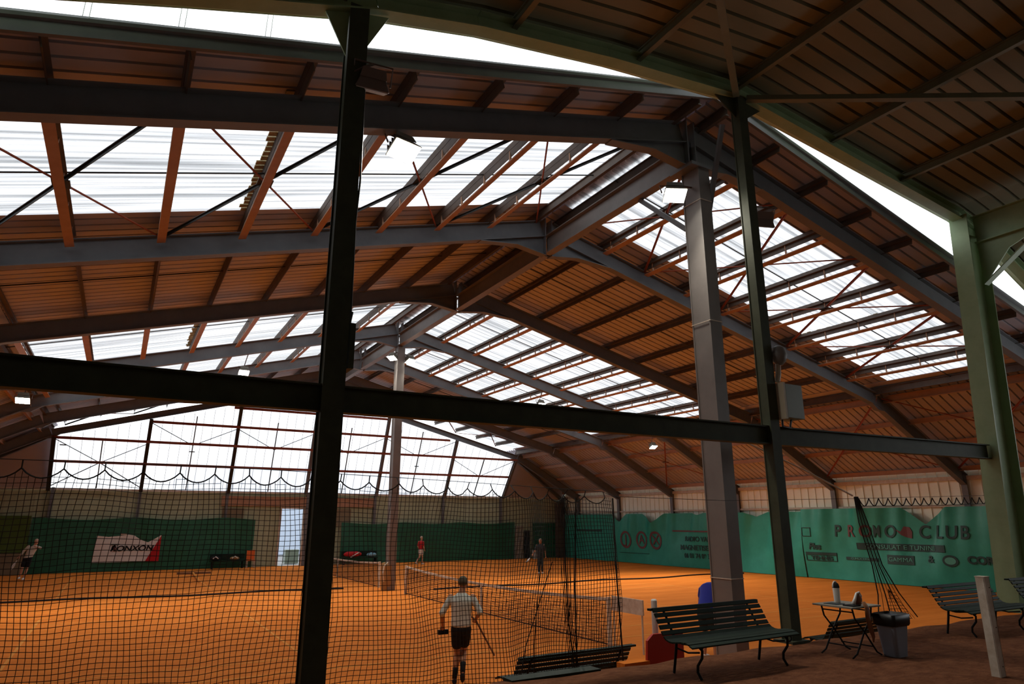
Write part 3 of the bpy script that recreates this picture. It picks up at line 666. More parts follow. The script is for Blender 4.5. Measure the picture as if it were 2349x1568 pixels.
# outside the open doorway
t = thing('far_building', 'pale blue rendered building seen through the open far doorway', 'building', (11.0, 62, 0))
b = MB(); b.box((4, 62, 0), (24, 70, 7.5)); b.build('wall', 'outwall', t)
b = MB(); b.box((4, 61.9, 4.2), (24, 62, 4.3)); b.build('ledge', 'outglass', t)
for x in (9.5, 12.2, 15):
    b = MB(); b.box((x, 61.93, 5.0), (x+1.3, 62.02, 6.4)); b.build('window', 'outglass', t)
b = MB(); b.box((10.3, 49.2, 0), (11.2, 49.9, .9)); tag(b.build('utility_cabinet', 'boxg'), 'grey cabinet standing outside the open doorway', 'cabinet')
b = MB(); b.box((DX0-.12, YW-.1, 0), (DX0, YW+.12, DZ+.1)); b.box((DX1, YW-.1, 0), (DX1+.12, YW+.12, DZ+.1)); b.box((DX0, YW-.1, DZ), (DX1, YW+.12, DZ+.1)); struct(b.build('door_1', 'dusty'))
b = MB(); b.bar((11.9, YW-.5, .05), (12.55, YW-.15, 2.4), .1, .1); tag(b.build('leaning_pole', 'dark'), 'dark pole leaning on the far wall right of the doorway', 'pole')

# ---------------------------------------------------------------- court lines and tennis nets
def courtlines(ya, yb, which):
    b = MB(); z0, z1 = -.002, .004; xa, xb = XR-11.89, XR+11.89; w = .06
    def L(x0, y0, x1, y1): b.box((min(x0,x1)-w/2, min(y0,y1)-w/2, z0), (max(x0,x1)+w/2, max(y0,y1)+w/2, z1))
    ym = (ya+yb)/2; h = (yb-ya)/2
    for y in (ya, yb, ym-h*.75, ym+h*.75): L(xa, y, xb, y)
    for x in (xa, xb): L(x, ya, x, yb)
    for x in (XR-6.4, XR+6.4): L(x, ym-h*.75, x, ym+h*.75)
    L(XR-6.4, ym, XR+6.4, ym)
    tag(b.build('court_lines', 'line'), 'dusty painted lines of the %s clay court' % which, 'court lines')
courtlines(14.3, 25.3, 'near'); courtlines(31.3, 42.3, 'far')
def tennis_net(y0, y1, label, x=10.32):
    t = thing('tennis_net', label, 'tennis net', (x, (y0+y1)/2, 0))
    for y in (y0, y1):
        b = MB(); b.box((x-.04, y-.04, 0), (x+.04, y+.04, 1.09)); b.build('net_post', 'dusty', t)
    def zt_(s): return 1.07-.16*(1-(2*s-1)**2)
    b = MB(); n = 40
    for i in range(n):
        s0, s1 = i/n, (i+1)/n; b.bar((x, y0+(y1-y0)*s0, zt_(s0)-.03), (x, y0+(y1-y0)*s1, zt_(s1)-.03), .03, .07)
    b.build('top_tape', 'dusty', t)
    b = MB(); nv = int((y1-y0)/.075)
    for i in range(nv+1):
        s = i/nv; y = y0+(y1-y0)*s; b.box((x-.004, y-.004, .04), (x+.004, y+.004, zt_(s)-.05))
    for j in range(13):
        f = j/12
        for i in range(20):
            s0, s1 = i/20, (i+1)/20
            b.bar((x, y0+(y1-y0)*s0, .05+(zt_(s0)-.12)*f), (x, y0+(y1-y0)*s1, .05+(zt_(s1)-.12)*f), .008, .008 if j else .03)
    b.build('mesh', 'tennisnet', t)
    b = MB(); ym = (y0+y1)/2; b.box((x-.02, ym-.03, 0), (x+.02, ym+.03, zt_(.5))); b.build('centre_strap', 'dusty', t)
    return t
tennis_net(13.41, 26.52, 'near tennis net with sagging pale tape stretching towards the terrace')
tennis_net(29.76, 42.9, 'far tennis net beyond the slim middle column')
b = MB(); b.box((10.36, 12.25, .80), (10.40, 13.35, 1.12)); b.bar((10.38, 12.3, 0), (10.38, 12.3, 1.1), .03, .03); b.bar((10.38, 13.3, 0), (10.38, 13.3, 1.1), .03, .03)
tag(b.build('net_end_panel', 'dusty'), 'beige panel at the terrace end of the near tennis net', 'panel')
for x0, x1, n in ((-9, 8.8, 'left'), (12, 30.5, 'right')):
    b = MB(); pts = [(x0+(x1-x0)*i/24, 29.2+(.9 if n == 'left' else -1.6)+.25*math.sin(i*.7)+(2.0*(1-i/24)**2 if n == 'left' else 0), .03) for i in range(25)]; b.tube(pts, .035, 6)
    tag(b.build('divider_rope', 'net'), 'dark rope lying on the clay between the courts, on the %s' % n, 'rope')

# ---------------------------------------------------------------- curtain net in front of the terrace
NY = 9.25
def nety(x, z): 
    a = .05 if x < 4.5 else .11
    return NY + a*math.sin(x*3.3+.4*math.sin(z*1.3)) + .03*math.sin(x*9+z*1.7) + .04*math.sin(z*2+x)
hooks = []; x = -2.6
while x < 7.25: hooks.append(x); x += .40 if x < 4.0 else .36
def top_z(x):
    base = 3.40-.0015*max(0, x-1)**2-.022*max(0, x-1)
    for h0, h1 in zip(hooks, hooks[1:]):
        if h0 <= x <= h1:
            s = (x-h0)/(h1-h0); return base-.11*math.sin(PI*s)**.8
    return base
t = thing('curtain_net', 'black knotted divider net hanging in scallops along the terrace on the left', 'net', (2.5, NY, 0))
b = MB(); cols = []; x = -2.6
while x < 7.25:
    cols.append(x); x += .068 if x < 3.6 else (.054 if x < 5.2 else .048)
R_ = .0044
zs_ = [.0+.062*j for j in range(56)]
def sway(x, z): return x + .03*math.sin(z*2.2+x*1.5)+.012*math.sin(z*5+x*7)
for x in cols:
    zt_ = top_z(x)-.0; pts = []
    m_ = 26
    for j in range(m_+1):
        z = .0+(zt_)*j/m_; pts.append((sway(x, z), nety(x, z), z))
    b.tube(pts, R_ if x < 4.6 else .0054, 3, caps=False)
for z in zs_:
    run = []
    for x in cols:
        zz = z + .02*math.sin(x*1.9+z*3)+.012*math.sin(x*4.3+z)
        if zz < top_z(x)-.01: run.append((sway(x, zz), nety(x, zz), zz))
        else:
            if len(run) > 1: b.tube(run, R_, 3, caps=False)
            run = []
    if len(run) > 1: b.tube(run, R_, 3, caps=False)
b.build('mesh', 'net', t)
b = MB()
for h0, h1 in zip(hooks, hooks[1:]):
    pts = []
    for i in range(9):
        x = h0+(h1-h0)*i/8; pts.append((x, nety(x, 3.3), top_z(x)))
    b.tube(pts, .009, 5)
for h in hooks: b.tube([(h, nety(h, 3.3), top_z(h)), (h, NY, top_z(h)+.09)], .008, 5)
b.build('scalloped_rope', 'net', t)
b = MB(); b.tube([(-6, NY, 3.62)]+[(h, NY, top_z(h)+.09) for h in hooks]+[(7.3, NY, 3.23), (10.0, NY, 3.2), (14, NY, 3.3), (20.6, NY, 3.5)], .005, 5)
tag(b.build('support_cable', 'net'), 'thin steel cable carrying the divider nets along the terrace edge', 'cable')
b = MB(); b.tube([(7.28, NY, 3.2), (7.30, NY, 2.0), (7.34, NY-.02, .9), (7.36, NY-.05, .1)], .014, 6)
b.tube([(6.55, NY+.05, 3.2), (6.5, NY+.06, 1.8), (6.5, NY+.05, .1)], .014, 6); b.tube([(6.1, NY+.1, 2.2), (5.6, NY+.1, 1.0), (5.35, NY, .1)], .008, 6); b.tube([(5.9, NY+.1, 2.4), (5.75, NY+.1, 1.0), (5.7, NY, .1)], .008, 6)
for q in range(5): b.tube([(6.28+.03*q, NY+.08, 3.2), (6.27+.04*q, NY+.1, 2.2), (6.32+.03*q, NY+.08, 1.3), (6.42+.05*q, NY+.05, .1)], .012 if q == 2 else .006, 5)
b.build('gathered_edge', 'net', t)
# gathered net on the right
t = thing('curtain_net', 'black net gathered into a slanting bundle right of the ridge post', 'net', (15, NY, .6))
b = MB()
for q in range(7):
    a = (q-3)*.085; b.tube([(13.95+.02*q, NY, 3.34), (14.15+a*.6, NY, 2.8), (14.45+a*.7, NY, 1.9), (14.72+a*1.5, NY, 1.3), (15.05+a*3.2, NY+.02*q, .75)], .006 if q % 2 else .013, 5)
b.build('bundle', 'net', t)
b = MB()
for q in range(9):
    z = 1.35-.07*q; f = (1.35-z)/.6; b.tube([(14.72-.15*1.2*f, NY, z), (14.95+.55*f, NY, z-.03)], .005, 4)
for q in range(6): b.tube([(14.72, NY, 1.4), (14.75+.16*q, NY, .75)], .005, 4)
b.build('loose_mesh', 'net', t)
b = MB(); x = 14.1; k = 0
while x < 20.3:
    pts = [(x+.36*i/8, NY, 3.30+.022*(x-14)-.16*math.sin(PI*i/8)) for i in range(9)]; b.tube(pts, .012, 5); x += .36
b.tube([(14.0, NY, 3.14), (17, NY, 3.18), (20.6, NY, 3.3)], .006, 4)
b.build('scalloped_rope', 'net', t)
b = MB(); b.tube([(13.9, NY, 3.36), (12.9, NY+.4, 3.9), (11.5, NY+1.2, 4.7)], .02, 6); tag(b.build('guy_wire', 'dusty'), 'pale guy wire running up from the gathered right-hand net', 'cable')
b = MB(); b.bar((18.3, Y0+.24, 3.9), (22.6, Y0+.3, 2.75), .06, .12); tag(b.build('stay_tube', 'colsteel'), 'grey sloping stay tube beside the right terrace column', 'tube')

# ---------------------------------------------------------------- benches
def bench(label, loc, rz, L=2.1, sc=1.0, group=None):
    t = thing('park_bench', label, 'bench', loc, rz, scale=sc)
    prof = [(.04,.40),(.10,.425),(.17,.43),(.24,.425),(.31,.415),(.38,.41),(.45,.42),(.51,.45),(.56,.51),(.60,.58),(.64,.65),(.68,.72),(.72,.78)]
    def put(o):
        o.matrix_parent_inverse = Matrix.Identity(4); return o
    def bld(b, n, m, bev=0):
        me = bpy.data.meshes.new(n); me.from_pydata(b.v, [], b.f); me.update(); me.materials.append(M[m]); o = bpy.data.objects.new(n, me); C.objects.link(o); o.parent = t
        if bev: q = o.modifiers.new('bevel', 'BEVEL'); q.width = bev; q.segments = 2
        return o
    for i, (y, z) in enumerate(prof):
        y2, z2 = prof[min(i+1, len(prof)-1)]; y1, z1 = prof[max(i-1, 0)]
        tg = Vector((0, y2-y1, z2-z1)).normalized(); nr = Vector((0, -tg.z, tg.y))
        b = MB(); c0 = Vector((-L/2, y, z))+nr*.022; c1 = Vector((L/2, y, z))+nr*.022
        b.bar(c0, c1, .062 if i < 7 else .058, .022, nr); bld(b, 'seat_slat' if i < 7 else 'back_slat', 'bench', .004)
    b = MB(); b.bar((-L/2-.03, .745, .80), (L/2+.03, .745, .80), .07, .03); bld(b, 'top_rail', 'bench', .006)
    for x in (-L/2+.22, L/2-.22):
        b = MB(); b.tube([(x, y, z-.012) for y, z in prof], .017, 6); bld(b, 'frame_iron', 'iron')
        b = MB(); b.tube([(x, .12, .41), (x, .05, .36), (x, .06, .27), (x, .14, .17), (x, .15, .09), (x, .09, .01)], .019, 6); bld(b, 'leg', 'iron')
        b = MB(); b.tube([(x, .50, .43), (x, .52, .30), (x, .55, .15), (x, .58, .01)], .019, 6); bld(b, 'leg', 'iron')
        b = MB(); b.tube([(x, .1, .33), (x, .3, .30), (x, .52, .33)], .012, 6); bld(b, 'stretcher', 'iron')
    return t
bench('long dark green slatted bench in front of the large taupe column', (7.62, 6.84, ZT), .03, 2.15, 1.0)
bench('dark green slatted bench right of the grey bin, behind the white foreground post', (14.15, 6.78, ZT), .0, 2.1, 1.0)
bench('dark green slatted bench cut off by the right edge of the picture', (17.3, 6.85, ZT), -.02, 2.1, 1.0)
def sunkbench(label, x0, x1, y, z1, z2, rz):
    bench(label, ((x0+x1)/2, y+.76, 0), PI+rz, (x1-x0)/1.02, 1.03)
sunkbench('green bench below the terrace edge, seen from behind beside the walking man', 5.52, 7.72, 9.42, 0, 0, .02)
sunkbench('green bench below the terrace edge behind the folding table', 12.9, 15.0, 9.42, 0, 0, .02)
b = MB(); b.box((4.6, 8.02, .80), (6.0, 8.26, .875)); tag(b.build('edge_board', 'bench'), 'dark board along the terrace edge beside the walking man', 'board')

# folding table and what lies on it
t = thing('folding_table', 'small square metal bistro table on crossed folding legs', 'table', (10.05, 7.03, ZT))
b = MB(); b.box((9.70, 6.70, ZT+.70), (10.42, 7.38, ZT+.725)); b.build('tabletop', 'tabletop', t, bevel=.004)
for y in (6.78, 7.30):
    for s in (-1, 1):
        b = MB(); x = 10.05
        b.tube([(x+s*.26, y+.015*s, ZT+.70), (x+s*.22, y+.015*s, ZT+.55), (x, y+.015*s, ZT+.33), (x-s*.22, y+.015*s, ZT+.06), (x-s*.33, y+.015*s, ZT+.012)], .013, 6)
        b.build('leg', 'iron', t)
b = MB(); 
for x, z in ((9.83, .64), (10.27, .64), (9.9, .14), (10.2, .14)): b.tube([(x, 6.78, ZT+z), (x, 7.30, ZT+z)], .010, 6)
b.build('crossbar', 'iron', t)
TT = ZT+.725
t = thing('shaker_bottle', 'clear bottle with a domed black lid and white rim standing on the folding table', 'bottle', (10.08, 7.2, TT))
b = MB(); b.lathe((10.08, 7.2, TT), [(.042, 0), (.045, .02), (.052, .22), (.052, .225)], 18); b.build('body', 'white', t, smooth=True)
b = MB(); b.lathe((10.08, 7.2, TT+.225), [(.055, 0), (.055, .02), (.045, .06), (.02, .08), (.005, .085)], 18); b.build('lid', 'black', t, smooth=True)
b = MB(); b.tube([(10.08+.058*math.cos(a), 7.21, TT+.235+.085*math.sin(a)) for a in [PI*i/10 for i in range(11)]], .010, 6); b.build('rim', 'white', t)
t = thing('racket_cover', 'white-rimmed patterned cover draped over the table edge beside the bottle', 'cover', (10.0, 6.78, TT))
b = MB(); b.ball((10.02, 6.80, TT+.09), (.075, .05, .10), 12, 8); b.build('patterned_panel', 'wood', t, smooth=True)
b = MB(); b.tube([(9.89, 6.80, TT+.03), (9.93, 6.79, TT+.10), (9.98, 6.79, TT+.18), (10.05, 6.79, TT+.195), (10.10, 6.79, TT+.13)], [.03, .022, .016, .014, .01], 8); b.build('white_rim', 'white', t, smooth=True)
b = MB()
pts = [(10.02, 6.72, TT+.06), (10.01, 6.665, TT-.02), (10.0, 6.66, TT-.16), (10.03, 6.66, TT-.30), (10.07, 6.66, TT-.42), (10.06, 6.66, TT-.5)]
b.tube(pts, [(.015, .04), (.014, .045), (.014, .05), (.012, .05), (.010, .035), (.006, .012)], 10); b.build('hanging_strap', 'wood', t, smooth=True)
b = MB(); b.box((9.80, 6.74, TT), (9.98, 6.92, TT+.018)); tag(b.build('booklet', 'black', bevel=.003), 'black booklet lying on the folding table', 'booklet')
b = MB(); b.box((9.80, 7.02, TT), (10.0, 7.25, TT+.008)); tag(b.build('paper_sheets', 'navy'), 'dark papers on the back left of the folding table', 'papers')

# waste bin
t = thing('waste_bin', 'slate grey waste bin with a black liner beside the table', 'bin', (10.42, 6.5, ZT))
def rect(cx, cy, hx, hy, z, r=.05, n=5):
    o = []
    for k, (sx, sy) in enumerate(((1,1),(-1,1),(-1,-1),(1,-1))):
        for i in range(n):
            a = PI/2*(k+i/(n-1)); o.append((cx+sx*(hx-r)+r*math.cos(a), cy+sy*(hy-r)+r*math.sin(a), z))
    return o
def loft(b, rings, cap=True):
    n = len(rings[0]); o = len(b.v)
    for r in rings: b.v += r
    for i in range(len(rings)-1):
        for k in range(n):
            a = o+i*n+k; c = o+i*n+(k+1)%n; b.f.append((a, c, c+n, a+n))
    if cap: b.f.append(tuple(o+k for k in reversed(range(n))))
cx, cy = 10.50, 6.62
b = MB(); loft(b, [rect(cx, cy, .14, .12, ZT+.005), rect(cx, cy, .20, .16, ZT+.55), rect(cx, cy, .215, .175, ZT+.56), rect(cx, cy, .215, .175, ZT+.58), rect(cx, cy, .19, .15, ZT+.58), rect(cx, cy, .14, .11, ZT+.05)]); b.build('tub', 'binm', t, smooth=False)
b = MB(); loft(b, [rect(cx, cy, .208+.01*0, .168, ZT+.44), rect(cx, cy, .222, .182, ZT+.47), rect(cx, cy, .228, .188, ZT+.60), rect(cx, cy, .20, .16, ZT+.615), rect(cx, cy, .17, .13, ZT+.30)], False); b.build('liner', 'bag', t, smooth=True)

# foreground white post
t = thing('channel_post', 'weathered white channel post standing in the right foreground', 'post', (10.36, 5.12, ZT))
b = MB(); x, y = 10.36, 5.14
b.box((x-.08, y-.05, ZT), (x-.07, y+.06, ZT+1.24)); b.box((x-.08, y-.055, ZT), (x+.05, y-.045, ZT+1.24)); b.box((x+.04, y-.055, ZT), (x+.05, y+.06, ZT+1.24)); b.box((x-.07, y+.0, ZT+1.1), (x+.04, y+.06, ZT+1.2)); b.build('channel', 'dusty', t)
b = MB(); b.box((x-.085, y-.06, ZT+1.24), (x+.055, y+.065, ZT+1.25)); b.build('cap', 'dusty', t)
b = MB()
for z in (.12, .6, 1.1): b.box((x+.0, y-.062, ZT+z), (x+.012, y-.05, ZT+z+.012))
b.build('bolt', 'dark', t)

# red board and white pipe
b = MB(); b.prism([(7.46, .45), (8.25, .45), (8.25, 1.09), (7.62, 1.09), (7.5, 1.0)], 'y', 8.78, 8.83); tag(b.build('red_board', 'red'), 'red board standing on the clay behind the left end of the near bench', 'board')
b = MB(); b.lathe((7.86, 9.0, 0), [(.05, 0), (.05, 1.56), (.035, 1.58)], 12); tag(b.build('white_pipe', 'white'), 'white upright pipe behind the left end of the near bench', 'pipe')
b = MB(); b.box((7.0, 8.75, 0), (7.5, 8.95, .72)); tag(b.build('clay_block', 'clay'), 'clay-dusted block left of the red board', 'block')
b = MB(); b.tube([(9.9+.06*math.cos(a), 8.05, ZT+.10+.045*math.sin(a)) for a in [2*PI*i/14 for i in range(15)]], .014, 6); tag(b.build('cable_coil', 'iron'), 'small dark coil on the ground between the near bench and the ridge post', 'coil')

# ---------------------------------------------------------------- far odds and ends
def farbench(x0, x1, y, label):
    t = thing('player_bench', label, 'bench', ((x0+x1)/2, y, 0))
    b = MB(); b.box((x0, y-.2, .42), (x1, y+.2, .47)); b.build('seat', 'bench', t); b = MB(); b.box((x0, y+.18, .55), (x1, y+.22, .85)); b.build('backrest', 'bench', t)
    for x in (x0+.1, x1-.15):
        b = MB(); b.box((x, y-.18, 0), (x+.06, y+.2, .42)); b.build('leg', 'iron', t)
    return t
farbench(5.2, 7.2, 46.0, 'dark bench loaded with bags against the green tarpaulin left of the doorway')
farbench(13.2, 15.6, 45.6, 'dark bench behind the far net near the middle column')
for x, s, m, lb in ((5.5, (.3,.16,.14), 'black', 'black and white sports bag on the left end of the far bench'), (6.6, (.28,.14,.12), 'yellow', 'yellow and white bag on the right end of the far bench')):
    t = thing('sports_bag', lb, 'bag', (x, 46, .47)); b = MB(); b.ball((x, 45.98, .47+s[2]), s, 12, 8); b.build('body', m, t, smooth=True)
    b = MB(); b.tube([(x-.15, 45.85, .6), (x, 45.8, .72), (x+.15, 45.85, .6)], .03, 6); b.build('handle', 'white', t)
t = thing('sports_bag', 'red and white racket bag on the bench behind the far net', 'bag', (13.9, 45.6, .47)); b = MB(); b.ball((13.9, 45.58, .68), (.62, .2, .2), 14, 8); b.build('body', 'redc', t, smooth=True); b = MB(); b.bar((13.7, 45.35, .5), (14.3, 45.37, .82), .05, .05); b.build('stripe', 'white', t)
t = thing('sports_bag', 'pale blue bag left of the slim middle column', 'bag', (15.1, 45.6, .47)); b = MB(); b.ball((15.2, 45.58, .62), (.35, .18, .15), 12, 8); b.build('body', 'bluep', t, smooth=True); b = MB(); b.tube([(15.0, 45.5, .7), (15.15, 45.45, 1.0), (15.3, 45.5, .72)], .025, 6); b.build('handle', 'navy', t)
t = thing('orange_chair', 'small orange chair at the right end of the far bench', 'chair', (7.58, 46.1, 0))
b = MB(); b.box((7.34, 46.3, .5), (7.82, 46.36, 1.05)); b.build('backrest', 'orange', t); b = MB(); b.box((7.34, 45.9, .42), (7.82, 46.36, .48)); b.build('seat', 'orange', t)
for x in (7.34, 7.78):
    for y in (45.92, 46.3): b = MB(); b.box((x, y, 0), (x+.04, y+.04, .45)); b.build('leg', 'dusty', t)
t = thing('drag_brush', 'wooden court drag brush lying on the clay of the far court', 'court brush', (4.0, 41, 0))
b = MB(); b.tube([(4.0, 42.3, .06), (3.75, 36.3, .05)], .05, 6); b.build('handle', 'line', t); b = MB(); b.box((3.2, 42.2, .0), (4.9, 42.45, .1)); b.build('brush_head', 'wood', t)
b = MB(); b.lathe((28.4, 45.9, 0), [(.2, 0), (.28, .6), (.3, .62)], 10); tag(b.build('wire_basket', 'grey'), 'grey basket on the clay beside the player in dark clothes', 'basket')
b = MB(); b.prism([(-5.62, .62), (-5.35, .62), (-5.45, 1.0), (-5.4, 1.32), (-5.5, 1.1)], 'y', TY-.16, TY-.1); tag(b.build('pink_pennant', 'redc'), 'small red pennant on the wall left of the serving player', 'pennant')

# ---------------------------------------------------------------- people
def sphere_ring(b, p, q, r0, r1, n=12, bulge=0.0, fl=1.0):
    p = Vector(p); q = Vector(q); pts = []; rs = []
    for i in range(9):
        s = i/8; pts.append(p.lerp(q, s)); r = r0+(r1-r0)*s + bulge*math.sin(PI*min(1, s*1.5)) ; rs.append((r, r*fl))
    b.tube(pts, rs, n); b.ball(tuple(p), r0, n, 8); b.ball(tuple(q), r1, n, 8)
def torso(b, hip, ch, neck, across, fwd, w=(.165,.15,.20,.075), d=(.11,.10,.12,.06)):
    hip = Vector(hip); ch = Vector(ch); neck = Vector(neck); a = Vector(across).normalized(); n = 20
    rows = [(hip-(ch-hip).normalized()*.07, w[0]*.75, d[0]*.8), (hip, w[0], d[0]), (hip.lerp(ch, .45), w[1], d[1]), (hip.lerp(ch, .8), (w[1]+w[2])/2, d[2]), (ch, w[2], d[2]), (ch.lerp(neck, .5), w[2]*.78, d[2]*.85), (neck, w[3], d[3])]
    o = len(b.v)
    for c, rw, rd in rows:
        f = Vector(fwd).normalized()
        for k in range(n):
            t_ = 2*PI*k/n; b.v.append(tuple(c+a*rw*math.cos(t_)+f*rd*math.sin(t_)))
    for i in range(len(rows)-1):
        for k in range(n):
            x = o+i*n+k; y = o+i*n+(k+1)%n; b.f.append((x, y, y+n, x+n))
    b.f.append(tuple(o+k for k in reversed(range(n)))); e = o+(len(rows)-1)*n; b.f.append(tuple(e+k for k in range(n)))
def remesh(o, v):
    r = o.modifiers.new('remesh', 'REMESH'); r.mode = 'VOXEL'; r.voxel_size = v; r.use_smooth_shade = True
    s = o.modifiers.new('smooth', 'SMOOTH'); s.iterations = 4; s.factor = .5
    dg = bpy.context.evaluated_depsgraph_get(); me = bpy.data.meshes.new_from_object(o.evaluated_get(dg)); old = o.data; o.modifiers.clear(); o.data = me
    for p in me.polygons: p.use_smooth = True
    return o
def hand(b, wrist, d, side, curl=.5, sc=1.0):
    w = Vector(wrist); d = Vector(d).normalized(); s = Vector(side); s = (s-d*s.dot(d)).normalized(); n = d.cross(s)
    pts = [w, w+d*.045*sc, w+d*.09*sc]; b.tube(pts, [(.024*sc,.016*sc)]*1+[(.036*sc,.015*sc),(.038*sc,.013*sc)], 10)
    o = len(b.v)
    b.hexa([tuple(w+d*x*sc+s*y*sc+n*z*sc) for z in (-.013,.013) for x, y in ((.0,-.026),(.095,-.040),(.095,.040),(.0,.026))])
    for i, (y, L) in enumerate(((-.030,.068),(-.010,.078),(.011,.072),(.030,.056))):
        p = w+d*.088*sc+s*y*sc; q = p+d*L*.45*sc+n*L*.25*curl*sc; r = q+d*L*.30*sc*(1-curl)+n*L*.45*curl*sc; e = r+d*L*.2*sc*(1-curl*1.6)+n*L*.2*curl*sc
        b.tube([p, q, r, e], [.0092*sc,.0088*sc,.0082*sc,.007*sc], 7)
    p = w+d*.025*sc-s*.025*sc; b.tube([p, p+d*.03*sc-s*.025*sc+n*.01*sc, p+d*.06*sc-s*.03*sc+n*.025*sc], [.012*sc,.010*sc,.008*sc], 7)
def head(b, c, fwd, up, s=1.0, neck=None):
    c = Vector(c); f = Vector(fwd).normalized(); u = Vector(up).normalized(); r = f.cross(u).normalized()
    def P(x, y, z): return c+r*x*s+f*y*s+u*z*s
    def ell(ctr, rx, ry, rz, n=16, m=10):
        o = len(b.v)
        for i in range(1, m):
            t_ = PI*i/m
            for k in range(n):
                a = 2*PI*k/n; b.v.append(tuple(P(ctr[0]+rx*math.sin(t_)*math.cos(a), ctr[1]+ry*math.sin(t_)*math.sin(a), ctr[2]+rz*math.cos(t_))))
        b.v.append(tuple(P(ctr[0], ctr[1], ctr[2]+rz))); b.v.append(tuple(P(ctr[0], ctr[1], ctr[2]-rz))); T = len(b.v)-2
        for i in range(m-2):
            for k in range(n):
                a = o+i*n+k; c2 = o+i*n+(k+1)%n; b.f.append((a, a+n, c2+n, c2))
        for k in range(n):
            b.f.append((T, o+k, o+(k+1)%n)); e = o+(m-2)*n; b.f.append((T+1, e+(k+1)%n, e+k))
    ell((0, 0, .015), .076, .094, .105); ell((0, .03, -.05), .056, .062, .07); ell((0, .098, -.015), .013, .022, .026)
    ell((.077, -.005, -.01), .012, .02, .03, 8, 6); ell((-.077, -.005, -.01), .012, .02, .03, 8, 6); ell((0, .085, -.058), .024, .012, .008, 8, 6)
    ell((.03, .085, .012), .016, .01, .007, 8, 6); ell((-.03, .085, .012), .016, .01, .007, 8, 6)
def person(label, loc, rz, H, J, cols, hold=None, vox=.014, fingers=True, hair='cap'):
    """J: joints in metres for a 1.8 m figure standing at the origin and facing +Y"""
    k = H/1.8; base = Vector(loc)
    Rz = Matrix.Rotation(rz, 4, 'Z')
    t = thing('person', label, 'person', loc)
    def T(p): return base + (Rz @ (Vector(p)*k))
    def D(p): return (Rz @ Vector(p))
    G = {n: T(p) for n, p in J.items() if isinstance(p, tuple)}
    b = MB()
    torso(b, G['hip'], G['chest'], G['neck'], D(J.get('across', (1,0,0))), D(J.get('fwd', (0,1,0))), tuple(x*k for x in (.155,.14,.175,.06)), tuple(x*k for x in (.105,.095,.11,.055)))
    hd = G['head']; b.tube([G['neck']-Vector((0,0,.03)), hd-Vector((0,0,.03*k))], [.062*k,.055*k], 12)
    head(b, hd, D(J.get('look', (0,1,0))), (0,0,1), k)
    for s in 'LR':
        sphere_ring(b, G['sh'+s], G['el'+s], .052*k, .040*k); sphere_ring(b, G['el'+s], G['wr'+s], .041*k, .027*k, bulge=.004)
        dd = (G['wr'+s]-G['el'+s]); hand(b, G['wr'+s], J.get('hd'+s) and D(J['hd'+s]) or dd, D((1 if s == 'L' else -1, .3, .1)), .45, k)
        sphere_ring(b, G['th'+s], G['kn'+s], .085*k, .056*k); sphere_ring(b, G['kn'+s], G['an'+s], .054*k, .036*k, bulge=.012*k)
        f = D(J.get('toe'+s, (0,1,0))); a = G['an'+s]; b.tube([a-f*.04*k-Vector((0,0,.04*k)), a+f*.08*k-Vector((0,0,.05*k)), a+f*.17*k-Vector((0,0,.062*k))], [.036*k,.036*k,.024*k], 10)
    body = b.build('body', cols['skin'], t); remesh(body, vox)
    # shirt
    b = MB(); torso(b, G['hip']+(G['chest']-G['hip'])*.02, G['chest'], G['neck']-Vector((0,0,.01)), D(J.get('across', (1,0,0))), D(J.get('fwd', (0,1,0))), tuple(x*k for x in (.180,.178,.205,.072)), tuple(x*k for x in (.135,.130,.135,.07)))
    ln = cols.get('sleeve', .9)
    for s in 'LR':
        e = G['sh'+s].lerp(G['el'+s], min(ln, 1)); sphere_ring(b, G['sh'+s]-Vector((0,0,.012*k)), e, .057*k, .056*k)
        if ln > 1: sphere_ring(b, G['el'+s], G['el'+s].lerp(G['wr'+s], ln-1), .058*k, .045*k)
    remesh(b.build('shirt', cols['shirt'], t), vox)
    b = MB(); hp = G['hip']; torso(b, hp-Vector((0,0,.08*k)), hp+Vector((0,0,.03*k)), hp+Vector((0,0,.08*k)), D((1,0,0)), D((0,1,0)), tuple(x*k for x in (.168,.172,.172,.14)), tuple(x*k for x in (.13,.13,.125,.1)))
    ll = cols.get('leg', .6)
    for s in 'LR':
        e = G['th'+s].lerp(G['kn'+s], min(ll, 1)); sphere_ring(b, G['th'+s], e, .100*k, (.098 if ll < 1 else .075)*k)
        if ll > 1: sphere_ring(b, G['kn'+s], G['kn'+s].lerp(G['an'+s], ll-1), .072*k, .058*k)
    remesh(b.build('shorts' if ll < 1 else 'trousers', cols['shorts'], t), vox)
    for s in 'LR':
        f = D(J.get('toe'+s, (0,1,0))); a = G['an'+s]; b = MB(); b.tube([a-f*.055*k-Vector((0,0,.048*k)), a+f*.0*k-Vector((0,0,.045*k)), a+f*.10*k-Vector((0,0,.055*k)), a+f*.195*k-Vector((0,0,.068*k))], [.040*k,.046*k,.044*k,.028*k], 12); remesh(b.build('shoe', cols['shoe'], t), vox*.8)
        if cols.get('sock'):
            b = MB(); kn = G['kn'+s]; b.tube([a-Vector((0,0,.01)), a.lerp(kn, .3), a.lerp(kn, cols.get('sockh', .42))], [.043*k,.047*k,.055*k], 12); b.build('sock', cols['sock'], t, smooth=True)
    # hair
    b = MB(); f = D(J.get('look', (0,1,0))); c = hd-f*.012*k+Vector((0,0,.03*k))
    b.ball(tuple(c), (.084*k, .094*k if abs(f.y) > abs(f.x) else .094*k, .096*k), 16, 10)
    keep = []
